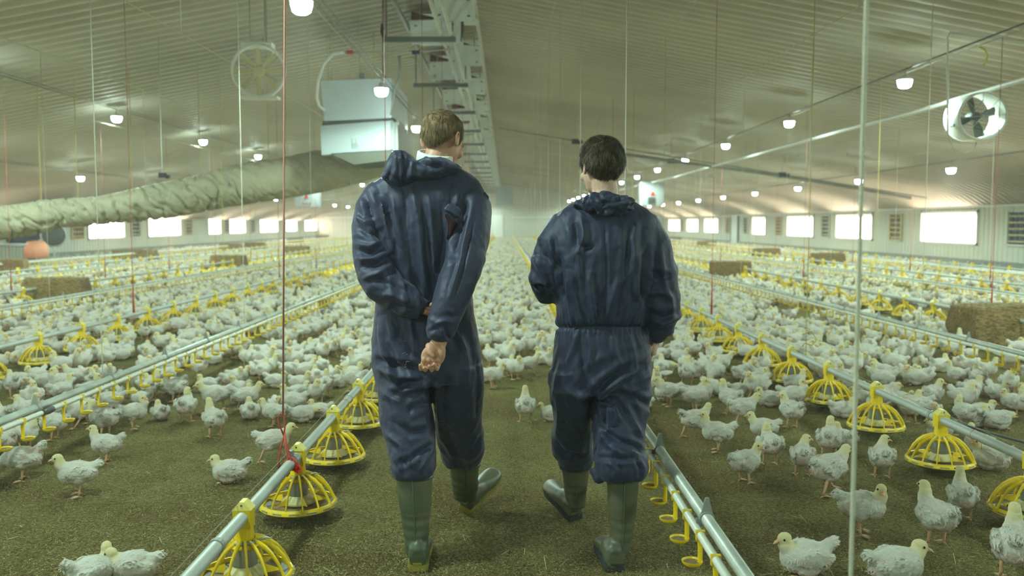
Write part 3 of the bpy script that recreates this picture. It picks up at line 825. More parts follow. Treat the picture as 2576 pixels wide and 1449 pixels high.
def fan_ring(c, r, ax, depth, nm, label, nbl, bm_, hm_, grille):
    """axial fan; ax = direction the opening faces"""
    t = thing(nm, label, 'fan', c)
    ax = Vector(ax).normalized(); R_ = Vector((0, 0, 1)).rotation_difference(ax).to_matrix()
    h = MB(); h.lathe([(r * .93, depth * .5), (r, depth * .55), (r * 1.02, depth * .45), (r, -depth * .5), (r * .96, -depth * .5), (r * .93, depth * .5)], n=44, rot=R_); h.build('housing', M[hm_], t, True)
    b = MB()
    for k in range(nbl):
        a = 2 * pi * k / nbl + .25; Rk = R_ @ Matrix.Rotation(a, 3, 'Z'); tw = Matrix.Rotation(radians(28), 3, 'X')
        pr = [(r * .2, r * .055), (r * .45, r * .10), (r * .86, r * (.10 if nbl > 5 else .2)), (r * .88, r * .03)]
        if nbl < 6: pr = [(r * .2, r * .08), (r * .45, r * .17), (r * .86, r * .2), (r * .88, r * .1)]
        vs = [Rk @ (Vector((x, 0, 0)) + tw @ Vector((0, s * w, dz))) for dz in (-r * .012, r * .012) for x, w in pr for s in (-1, 1)]
        m = len(pr) * 2; fs = []
        for o_ in (0, m):
            for q in range(len(pr) - 1): fs.append((o_ + 2 * q, o_ + 2 * q + 1, o_ + 2 * q + 3, o_ + 2 * q + 2))
        for q in range(len(pr) - 1): fs += [(2 * q, 2 * q + 2, m + 2 * q + 2, m + 2 * q), (2 * q + 1, m + 2 * q + 1, m + 2 * q + 3, 2 * q + 3)]
        b = MB(); b.add(vs, fs); b.build('blade', M[bm_], t)
    u = MB(); u.lathe([(0, depth * .2), (r * .13, depth * .2), (r * .22, depth * .1), (r * .22, -depth * .3), (0, -depth * .3)], n=20, rot=R_); u.build('hub', M[bm_], t, True)
    s = MB()
    for k in range(3 if nbl > 5 else 2):
        a = pi * k / (3 if nbl > 5 else 2) + .9; v = R_ @ Vector((cos(a) * r * .96, sin(a) * r * .96, -depth * .35)); w = R_ @ Vector((-cos(a) * r * .96, -sin(a) * r * .96, -depth * .35)); s.tube([v, w], r * .018, 6)
    s.build('strut', M['steel' if nbl > 5 else 'dark'], t)
    if grille:
        g = MB()
        for q in range(2, 13):
            rr_ = r * q / 13; g.lathe([(rr_, depth * .52), (rr_ + .003, depth * .52 + .002), (rr_, depth * .52 + .004)], n=36, rot=R_)
        for k in range(4):
            a = pi * k / 4; g.tube([R_ @ Vector((cos(a) * r, sin(a) * r, depth * .52)), R_ @ Vector((-cos(a) * r, -sin(a) * r, depth * .52))], .003, 5)
        g.build('wire_guard', M['wire'], t)
    return t, R_
c = at(651, 180, 12.5); r = 64 * 12.5 / 2200
t, R_ = fan_ring(c, r, (.22, -1, -.05), .24, 'circulation_fan', 'round white ring fan with eight cream blades hung upper left', 8, 'fanblade', 'fanwhite', False)
mb = MB()
for x, y, w, h in ((-.02, .92, 1.2, .34), (.05, -.95, 1.4, .2)): mb.box(R_ @ Vector((0, 0, 0)) + Vector((x * r, .0, y * r + (.06 * r if y > 0 else -.06 * r))), (w * r, .20, h * r * .5))
mb.build('mount_plate', M['fanwhite'], t)
mb = MB(); mb.tube([(r * .3, 0, r), (r * .3, 0, ceil_z(c.x) - c.z)], .02, 6); mb.tube([(-r * .3, 0, r), (-r * .3, 0, ceil_z(c.x) - c.z)], .008, 6); mb.build('hanger_rod', M['wire'], t)
Yf = 11.2; c = at(2452, 295, Yf); r = 58 * Yf / 2200
t, R_ = fan_ring(c, r, (-.06, -1, -.05), .44, 'circulation_fan', 'white drum fan with black blades and wire guard, upper right', 4, 'dark', 'fanwhite', True)
mb = MB(); Q = lambda x, y: at(x, y, Yf) - c
mb.tube([Q(2384, 290), Q(2384, 95), Q(2392, 82)], .014, 8); mb.tube([Q(2388, 82), Q(2576, 110), Q(2700, 128)], .018, 8); mb.build('hanger_pipe', M['trimwhite'], t, True)
mb = MB(); mb.tube([Q(2384, 300), Q(2384, 335), Q(2398, 372), Q(2425, 386), Q(2450, 378), Q(2456, 358)], .010, 8); mb.tube([Q(2384, 335), Q(2384, 288)], .01, 6); mb.build('looped_cable', M['whitecord'], t, True)
mb = MB(); mb.box(Vector((-r * .97, -.02, -.09)), (.02, .09, .06), Matrix.Rotation(.35, 3, 'Y')); mb.build('badge', M['blue'], t)
# yellow hook strap hanging off the lamp cable by the right fan
Q = lambda x, y: at(x, y, 11.8)
mb = MB(); mb.tube([Q(2464, 119), Q(2478, 126), Q(2484, 140), Q(2480, 155), Q(2474, 165)], .012, 6); tag(mb.build('yellow_strap', M['yellowcord'], None, True), 'short curled yellow strap hanging above the right-hand fan', 'strap')

def far_box(x0, x1, y0, y1, Y, label, name='heater_box', tri=True):
    a = at(x0, y0, Y); b = at(x1, y1, Y); t = thing(name, label, 'heater', ((a.x + b.x) / 2, Y, b.z)); w = b.x - a.x; h = a.z - b.z
    mb = MB(); mb.box((0, w * .4, h / 2), (w, w * .8, h)); mb.build('cabinet', M['steelL'], t)
    mb = MB()
    if tri: mb.add([(-.10 * w, -.02, h * .42), (.12 * w, -.02, h * .42), (.01 * w, -.02, h * .62)], [(0, 1, 2)]); mb.build('warning_triangle', M['redpaint'], t)
    mb = MB(); mb.tube([(-w * .35, w * .3, h), (-w * .35, w * .3, ceil_z(t.location.x) - t.location.z)], .012, 5); mb.tube([(w * .35, w * .3, h), (w * .35, w * .3, ceil_z(t.location.x) - t.location.z)], .012, 5); mb.build('hanging_rod', M['wire'], t)
    return t, w, h
t, w, h = far_box(742, 799, 470, 520, 38, 'grey hanging heater cabinet with red triangle, left of the left walker')
for k in range(3):
    mb = MB(); mb.box((-.14 * w + k * .15 * w, -.02, h * .16), (.08 * w, .01, .06 * h)); mb.build('red_print', M['redpaint'], t)
t, w, h = far_box(1612, 1670, 458, 517, 38, 'grey hanging heater cabinet with red triangle above the right walker\'s shoulder')
mb = MB(); mb.box((-.05 * w, -.03, h * .22), (.28 * w, .04, .26 * h)); mb.build('control_panel', M['dark'], t)
mb = MB(); mb.box((-.48 * w, -.03, h * .5), (.10 * w, .04, h * .98)); mb.build('lit_side', M['pvc'], t)  # lit left side of the cabinet, made as a pale strip
t, w, h = far_box(1248, 1290, 470, 516, 56, 'pale blue-grey hanging box between the two walkers\' heads', 'hanging_box', False)

# things against the left wall under the duct
t = thing('wall_fan', 'black round extractor fan low under the fabric duct at far left', 'fan', at(135, 592, 30))
R_ = Vector((0, 0, 1)).rotation_difference(Vector((.5, -1, 0)).normalized()).to_matrix(); mb = MB(); mb.lathe([(0, 0.02), (.30, 0.02), (.36, -.02), (.36, -.2), (0, -.2)], n=28, rot=R_); mb.build('fan_face', M['dark'], t, True)
mb = MB(); mb.lathe([(.36, .03), (.42, .03), (.42, -.22), (.36, -.22), (.36, .03)], n=28, rot=R_); mb.build('fan_ring', M['steelL'], t, True)
mb = MB(); mb.tube([(0, 0, -.38), (0, 0, -t.location.z)], .04, 8); mb.build('stand', M['steel'], t)
p = at(62, 590, 30.4); mb = MB(); mb.ell((0, 0, 0), (.75, .18, .34), Matrix.Rotation(-.2, 3, 'Y'), 20, 12)
o = mb.build('folded_tarp', M['blue'], None, True); o.location = p; tag(o, 'navy blue folded tarp above the ribbed panel at far left', 'tarp')
mb = MB(); mb.tube([(0, 0, .2), (0, 0, 2.0)], .01, 4); 
a, b = at(-60, 616, 26), at(76, 656, 26); t = thing('ribbed_bin', 'grey-green ribbed low bin with pale rim at far left edge', 'bin', ((a.x + b.x) / 2, 26, 0)); w = b.x - a.x
mb = MB(); n_ = 30; pts = [(-w / 2 + w * k / n_, (.03 if k % 2 else 0)) for k in range(n_ + 1)]
mb.add([(x, -y, 0) for x, y in pts] + [(x, -y, a.z) for x, y in pts], [(k, k + 1, n_ + 2 + k, n_ + 1 + k) for k in range(n_)]); mb.box((0, .5, a.z / 2), (w, .9, a.z)); mb.build('bin_body', mat('grey_green_sheet', (.28, .32, .25), .6), t)
mb = MB(); mb.tube([(-w / 2, -.02, a.z), (w / 2, -.02, a.z)], .05, 8); mb.build('rim', M['steelL'], t, True)
mb = MB(); mb.lathe([(.02, 0), (.34, 0), (.34, .34), (.24, .50), (.02, .52)], at(92, 650, 26.2), 24); mb.lathe([(.0, .54), (.2, .52)], at(92, 650, 26.2), 24)
tag(mb.build('orange_glow', mat('salmon_glow', (.75, .30, .17), .6), None, True), 'salmon orange rounded shape for a warm glow beside the ribbed bin at far left', 'glow')  # warm glow built as a rounded salmon-coloured solid

# ================================================================ STRAW BALES
def bale_mesh(seed):
    rr = random.Random(seed); mb = MB(); L_, W_, H_ = .98, .46, .38; nx_, ny_, nz_ = 34, 16, 14
    bm = bmesh.new(); bmesh.ops.create_cube(bm, size=1); bmesh.ops.subdivide_edges(bm, edges=bm.edges, cuts=15, use_grid_fill=True)
    for v in bm.verts:
        c = v.co * 2; n = Vector((c.x, c.y, c.z))
        f = 1 - .06 * max(0, (abs(c.x) + abs(c.y) + abs(c.z) - 2)) ; p = Vector((c.x * L_ / 2 * f, c.y * W_ / 2 * f, c.z * H_ / 2 * f))
        a = noise.noise(p * 9 + Vector((seed, 0, 0))) * .022 + noise.noise(p * 30 + Vector((seed, 0, 0))) * .012
        p += Vector((c.x, c.y, c.z)).normalized() * a + Vector((0, 0, H_ / 2)); v.co = p
    me = bpy.data.meshes.new('bale'); bm.to_mesh(me); bm.free()
    V = [tuple(v.co) for v in me.vertices]; F = [tuple(p.vertices) for p in me.polygons]; mb.add(V, F, 0); bpy.data.meshes.remove(me)
    for k in range(650):
        f = rr.choice('xxyyzzzyy'); s = rr.choice((-1, 1))
        if f == 'x': p = Vector((s * L_ / 2, rr.uniform(-W_, W_) / 2, rr.uniform(0, H_)))
        elif f == 'y': p = Vector((rr.uniform(-L_, L_) / 2, s * W_ / 2, rr.uniform(0, H_)))
        else: p = Vector((rr.uniform(-L_, L_) / 2, rr.uniform(-W_, W_) / 2, H_))
        d_ = Vector((rr.gauss(0, 1), rr.gauss(0, .8), rr.gauss(0, .8))).normalized() * rr.uniform(.02, .06)
        q = Vector((rr.gauss(0, 1), rr.gauss(0, 1), rr.gauss(0, 1))).normalized() * .0022
        mb.add([p - d_, p - q, p + d_, p + q], [(0, 1, 2, 3)], rr.choice((1, 2)))
    return mb.mesh('straw_bale', [M['straw'], M['strawstalk'], M['strawdark']], True)
BALES = [bale_mesh(k) for k in range(3)]
bales = [(128, 770, 8, 'large straw bale in front of the second feeder line, left side'), (5, 698, 10, 'straw bale cut by the left picture edge'), (570, 683, -6, 'straw bale standing alone left of the red cord'),
         (745, 648, -12, 'straw bale just right of the red cord, left side'), (316, 662, 4, 'left one of two straw bales side by side, left side'), (352, 662, -8, 'right one of two straw bales side by side, left side'), (577, 637, 0, 'small far straw bale below the pair of narrow left wall windows'),
         (640, 633, 0, 'small far straw bale right of another far bale, left side'), (742, 617, 0, 'tiny straw bale below the second farthest left wall window'), (810, 606, 0, 'farthest tiny straw bale near the far left corner'),
         (2532, 874, 14, 'big straw bale at the right picture edge'), (1842, 706, -10, 'straw bale right of the right walker\'s arm'), (2088, 674, 8, 'straw bale under the second largest right wall window'), (1932, 656, 0, 'mid-distance straw bale left of a nearer one, right side'),
         (1780, 628, 0, 'small far straw bale below the right wall windows'), (1697, 613, 0, 'tiny farthest straw bale on the right')]
BALEXY = []
for i, (px, py, ang, lab) in enumerate(bales):
    g = ground(px, py); o = link('straw_bale', BALES[i % 3], None, (g.x, g.y + .22, 0), (0, 0, radians(ang))); o.scale.z = 1.22; tag(o, lab, 'straw bale', 'straw bales on the litter'); BALEXY.append((g.x, g.y + .22))

# ================================================================ LITTER BITS
def litter(name, n, y0, y1, l0, l1, w0, w1, mats, label, tilt=.35, z0=.004):
    r = np.random.default_rng(hash(name) % 1000 if False else len(name)); u = r.random(n); Y = y0 * (y1 / y0) ** u; X = (r.random(n) * 2 - 1) * (Y * .60 + .2)
    a = r.random(n) * 2 * pi; l = l0 + (l1 - l0) * r.random(n) ** 2; w = w0 + (w1 - w0) * r.random(n); t1 = r.normal(0, tilt, n); t2 = r.normal(0, tilt, n)
    ax = np.stack([np.cos(a) * np.cos(t1), np.sin(a) * np.cos(t1), np.sin(t1)], 1); bx = np.stack([-np.sin(a) * np.cos(t2), np.cos(a) * np.cos(t2), np.sin(t2)], 1)
    c = np.stack([X, Y, z0 + r.random(n) * .012 + np.abs(np.sin(t1)) * l * .4], 1); la = ax * (l / 2)[:, None]; wb = bx * (w / 2)[:, None]
    V = np.stack([c - la - wb * .6, c + la * .8 - wb, c + la + wb * .6, c - la * .9 + wb], 1).reshape(-1, 3)
    F = np.arange(4 * n).reshape(n, 4)
    o = link(name, arr_mesh(name, V, F, mats, mi=r.integers(0, len(mats), n), smooth=False)); tag(o, label, 'litter', kind='stuff')
L1 = mat('litter_tan', (.33, .28, .12), .9); L2 = mat('litter_brown', (.21, .155, .052), .9); L3 = mat('litter_olive', (.34, .30, .11), .9); L4 = mat('litter_red', (.22, .13, .06), .9)
litter('litter_chips', 300000, 2.3, 12, .0025, .010, .002, .005, [L1, L2, L3, L2, L4, L3], 'olive brown crumbly litter chips covering the floor')
litter('loose_straw', 900, 2.4, 12, .025, .085, .0022, .0035, [M['strawstalk'], M['strawstalk'], L1], 'loose pale straw stalks lying on the litter', .12, .012)

# power cable sagging beside the right feed pipe, red ties, black pipe joint
pts = [atX(px, py, 2.56) for px, py in ((1990, 872), (2040, 905), (2100, 937), (2180, 975), (2260, 1004), (2340, 1032), (2420, 1068), (2500, 1092), (2576, 1112), (2700, 1165))]
mb = MB(); mb.tube(pts, .007, 6); tag(mb.build('power_cable', M['dark'], None, True), 'black power cable sagging along the right feed pipe', 'cable')
for X, px, py, lab in ((2.43, 2450, 1098, 'thin red string tied round the right feed pipe'), (-.98, 868, 1090, 'thin red string tied round the left feed pipe')):
    y = atX(px, py, X).y; mb = MB(); mb.lathe([(.0238, -.0015), (.0262, 0), (.0238, .0015)], (X, y, PZ), 18, rot=Matrix.Rotation(pi / 2, 3, 'X') @ Matrix.Rotation(.3, 3, 'Y'))
    mb.tube([(X + .02, y, PZ - .01), (X + .035, y - .01, PZ - .04), (X + .03, y - .02, PZ - .07)], .0013, 5); tag(mb.build('red_string', M['redcord'], None, True), lab, 'string')
y = atX(118, 1030, -2.58).y; mb = MB(); mb.tube([(-2.58, y - .06, .338), (-2.58, y - .03, .338), (-2.58, y + .03, .338), (-2.58, y + .06, .338)], [.017, .021, .021, .017], 12)
tag(mb.build('pipe_joint', M['dark'], None, True), 'black ribbed joint on the nearest left water pipe', 'pipe joint')
a = atX(2018, 872, 2.43); mb = MB(); mb.tube([a + Vector((0, 0, .10)), a + Vector((.07, 0, .13)), a + Vector((.12, 0, .06)), a + Vector((.08, 0, .01)), a + Vector((.02, 0, .03)), a], .005, 7)
tag(mb.build('yellow_loop', M['yellowcord'], None, True), 'loose yellow loop where the yellow cord meets the right feed pipe', 'cord')
# ================================================================ CHICKENS
feather = mat('white_feathers', (.8, .8, .72), .85, attr=True, bump=.0014, bscale=170, spec=.10, var=.05, scale=45)
_nt = feather.node_tree; _b = _nt.nodes['Principled BSDF']; _t = _nt.nodes.new('ShaderNodeBsdfTranslucent'); _m = _nt.nodes.new('ShaderNodeMixShader'); _m.inputs[0].default_value = .38
_nt.links.new(_b.inputs['Base Color'].links[0].from_socket, _t.inputs['Color']); _nt.links.new(_b.outputs[0], _m.inputs[1]); _nt.links.new(_t.outputs[0], _m.inputs[2]); _nt.links.new(_m.outputs[0], _nt.nodes['Material Output'].inputs['Surface'])
shank = mat('chicken_shank', (.70, .40, .22), .6, var=.2, scale=60)
beakm = mat('beak', (.72, .42, .22), .45); eyem = mat('eye_black', (.01, .01, .01), .15)
comb = mat('comb', (.62, .20, .14), .6)
def sstep(x, a, b):
    t = np.clip((x - a) / (b - a), 0, 1); return t * t * (3 - 2 * t)
def chicken(seed, sit=False, head=(.095, 0, .205), hdir=(1, 0, -.1), walk=0.0, tail=.5, wing=0.0, fat=1.0):
    """one bird facing +x, feet on z=0; returns full, middle and far meshes"""
    rr = random.Random(seed); mb = MB(); zb = .064 if sit else .120
    pitch = Matrix.Rotation(radians(-10 if not sit else -4), 3, 'Y')
    mb.ell((-.004, 0, zb), (.080, .060 * fat, .057), pitch, 20, 14)
    mb.ell((.036, 0, zb - .002), (.050, .053 * fat, .053), None, 18, 12)
    mb.ell((-.042, 0, zb - .006), (.050, .052 * fat, .049), None, 18, 12)
    # tail
    mb.tube([(-.050, 0, zb + .016), (-.078, 0, zb + .018 + .018 * tail), (-.096, 0, zb + .022 + .030 * tail), (-.108, 0, zb + .024 + .038 * tail)], [.038, .025, .023, .015], 12, flat=.8)
    # wings folded against the sides
    for s in (-1, 1):
        if wing > 0 and s == 1:
            mb.ell((-.02, s * (.07 + .03 * wing), zb + .018), (.07, .05, .010), Matrix.Rotation(.25, 3, 'X') @ Matrix.Rotation(.5, 3, 'Z'), 16, 8)
        else:
            mb.ell((.002, s * .058 * fat, zb + .010), (.048, .011, .031), Matrix.Rotation(.15, 3, 'Y') @ Matrix.Rotation(s * .05, 3, 'Z'), 16, 10)
            mb.ell((-.042, s * .052 * fat, zb + .002), (.044, .011, .021), Matrix.Rotation(.28, 3, 'Y') @ Matrix.Rotation(s * .22, 3, 'Z'), 16, 10)
    h = Vector(head); h.x -= .012 if h.z > .1 else 0; h.z -= .006 if h.z > .1 else 0; d = Vector(hdir).normalized()
    n0 = Vector((.050, 0, zb + .022)); mid = n0.lerp(h, .5) + Vector((.008, 0, .0)) + Vector((h.x < .06 and .01 or 0, 0, 0))
    mb.tube([n0 - Vector((.02, 0, .012)), n0, mid, h - d * .010 - Vector((0, 0, .008))], [.044, .038, .027, .0215], 14)
    hr = Vector((1, 0, 0)).rotation_difference(d).to_matrix()
    mb.ell(h, (.0265, .0205, .0225), hr, 16, 12); mb.ell(h + d * .012 - Vector((0, 0, .004)), (.017, .013, .014), hr, 12, 8)
    hocks = []
    if sit:
        for s in (-1, 1): mb.ell((.002, s * .036, .032), (.042, .022, .030), None, 14, 8)
    else:
        for k, s in enumerate((-1, 1)):
            ph = walk * s
            hk = Vector((-.012 + ph * .035, s * .034, .062 + max(0, ph) * .0)); ft = Vector((-.004 + ph * .07, s * .036, .006))
            if walk and ph < 0: hk.z += .012; ft.z += .0
            mb.tube([(-.006, s * .032, zb - .005), (-.004 + ph * .02, s * .036, zb - .035), tuple(hk)], [.036, .027, .0115], 12)
            hocks.append((hk, ft, s))
    me = remeshed(mb, .0052, 3, 'chicken')
    V = get_co(me); N_ = get_no(me)
    a1 = nvec(V, 55, seed) ; a2 = nvec(V, (60, 160, 110), seed + 9)
    hd = np.linalg.norm(V - np.array(h), axis=1); soft = sstep(hd, .02, .06)
    a3 = nvec(V, (150, 150, 150), seed + 3)
    V += N_ * (((.30 - np.abs(a1)) * .0022 + a2 * .0022 + a3 * .0010) * (.10 + .90 * soft))[:, None]
    # scalloped tail and wing tips
    V[:, 2] += np.where(V[:, 0] < -.09, nvec(V, 120, 3) * .006, 0)
    if sit: V[:, 2] = np.maximum(V[:, 2], .003)
    set_co(me, V)
    def colors(V):
        hd = np.linalg.norm(V - np.array(h), axis=1)
        col = np.tile(np.array([.84, .81, .71]), (len(V), 1))
        nk = np.array(n0.lerp(h, .6)); nd = np.linalg.norm(V - nk, axis=1)
        yl = np.maximum(1 - sstep(hd, .022, .060), (1 - sstep(nd, .015, .045)) * .6)[:, None]
        col = col * (1 - yl) + np.array([.88, .79, .46]) * yl
        face = (1 - sstep(np.linalg.norm(V - np.array(h + d * .022), axis=1), .008, .020))[:, None] * .65
        col = col * (1 - face) + np.array([.88, .50, .32]) * face
        n = np.array([noise.noise(Vector((v[0] * 26 + seed, v[1] * 26, v[2] * 26))) for v in V])
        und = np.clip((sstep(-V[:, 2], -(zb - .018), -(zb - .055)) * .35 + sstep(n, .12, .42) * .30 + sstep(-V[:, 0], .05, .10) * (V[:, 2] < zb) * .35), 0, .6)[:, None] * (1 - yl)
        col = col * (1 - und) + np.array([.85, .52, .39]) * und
        return np.concatenate([np.clip(col, 0, 1), np.ones((len(V), 1))], 1)
    def finish(me, legs=2, eyes=True):
        V = get_co(me); F = [tuple(p.vertices) for p in me.polygons]
        m2 = MB(); m2.add(V.tolist(), F, 0)
        if legs == 2:                                              # overlapping feathers lying backwards
            NN = get_no(me); rf = random.Random(seed * 7)
            for _ in range(1900):
                i = rf.randrange(len(V)); p = Vector(V[i]); n = Vector(NN[i])
                hd_ = (p - h).length
                if hd_ < .019: continue
                fl = Vector((-1, 0, -.25)) if p.x < .03 else Vector((-.5, 0, -1)); fl = fl + Vector((rf.gauss(0, .22), rf.gauss(0, .22), rf.gauss(0, .22)))
                fl = fl - n * fl.dot(n)
                if fl.length < .1: continue
                fl.normalize(); wing_ = abs(p.y) > .048 and zb - .02 < p.z < zb + .04 and p.x < .02; small = hd_ < .05
                L_ = (.005 if small else .020 if wing_ else rf.uniform(.006, .012)); w_ = (.0012 if small else .0042 if wing_ else rf.uniform(.0014, .0028)); lift = .05 if wing_ else rf.uniform(.03, .22)
                if p.x < -.085: L_ *= 1.9; w_ *= 1.5
                sd = n.cross(fl).normalized() * w_; b0 = p - n * .0006; b1 = p + fl * L_ * .6 + n * L_ * lift * .6; b2 = p + fl * L_ + n * L_ * lift * .5
                if b1.z < .002 or b2.z < .002: continue
                m2.add([b0 - sd * .6, b0 + sd * .6, b1 + sd, b1 - sd, b2], [(0, 1, 2, 3), (3, 2, 4)])
        nb = m2.n
        if legs and not sit:
            for hk, ft, s in hocks:
                m2.tube([hk + Vector((.002, 0, .008)), hk, hk.lerp(ft, .6), ft + Vector((-.002, 0, .004))], [.0095, .0075, .0052, .0055], 7 if legs == 2 else 4, 1)
                if legs == 2:
                    for a in (-.5, 0, .5): m2.tube([ft + Vector((0, 0, .001)), ft + Vector((.020 * cos(a), .020 * sin(a), .000)), ft + Vector((.036 * cos(a), .036 * sin(a), -.004))], [.0048, .0040, .0018], 6, 1)
                    m2.tube([ft, ft + Vector((-.016, 0, -.004))], [.004, .002], 6, 1)
                else: m2.box(tuple(ft + Vector((.012, 0, -.001))), (.04, .02, .006), None, 1)
        if legs == 2 and sit:
            for s in (-1, 1):
                f = Vector((.035, s * .032, .005))
                for a in (-.45, 0, .45): m2.tube([f, f + Vector((.024 * cos(a), .024 * sin(a), 0))], [.0045, .002], 6, 1)
        if eyes:
            m2.tube([h + d * .024 - Vector((0, 0, .003)), h + d * .034 - Vector((0, 0, .005)), h + d * .043 - Vector((0, 0, .010))], [.0075, .0055, .0012], 8, 2, flat=.8)
            side = hr @ Vector((0, 1, 0))
            for s in (-1, 1):
                m2.ell(h + d * .011 + side * (s * .0182) + Vector((0, 0, .003)), (.0042, .0042, .0042), None, 8, 6, 3)
        out = m2.mesh('chicken', [feather, shank, beakm, eyem, comb], True)
        cc = colors(get_co(out)); ca = out.color_attributes.new('Col', 'FLOAT_COLOR', 'POINT'); ca.data.foreach_set('color', cc.astype(np.float32).ravel())
        return out
    full = finish(me)
    m_ = decimated(me, .22); mid_ = finish(m_, 1, True)
    l_ = decimated(me, .045); far_ = finish(l_, 1, False)
    return full, mid_, far_
POSE = {
 'standing upright': [chicken(1), chicken(2, head=(.085, .0, .222), hdir=(1, .1, .05), tail=.8), chicken(3, head=(.07, 0, .215), hdir=(.9, -.4, -.1), fat=1.08)],
 'standing with its head turned': [chicken(4, head=(.075, .022, .207), hdir=(.25, 1, -.1), tail=.9), chicken(5, head=(.078, -.022, .203), hdir=(.3, -1, -.2))],
 'walking': [chicken(6, walk=1.0, head=(.112, 0, .195), hdir=(1, 0, -.15)), chicken(7, walk=-1.0, head=(.105, 0, .20), hdir=(1, .3, -.1), tail=.9)],
 'sitting': [chicken(8, True, head=(.085, 0, .133), hdir=(1, .15, -.15), tail=.9), chicken(9, True, head=(.092, 0, .125), hdir=(1, -.5, -.2), tail=.4), chicken(10, True, head=(.075, .015, .142), hdir=(.6, .8, -.1), tail=1.1, fat=1.1)],
 'sitting with its head lowered': [chicken(11, True, head=(.108, .0, .085), hdir=(1, 0, -.35), tail=.6)],
 'pecking at the litter': [chicken(12, head=(.125, 0, .050), hdir=(.6, 0, -1), tail=1.4), chicken(13, head=(.135, .02, .075), hdir=(.8, .2, -.8), tail=1.2)],
 'stretching a wing': [chicken(14, head=(.09, 0, .20), wing=1.0)],
}
print('chicken verts', [[len(m.vertices) for m in v] for v in POSE['standing upright']])

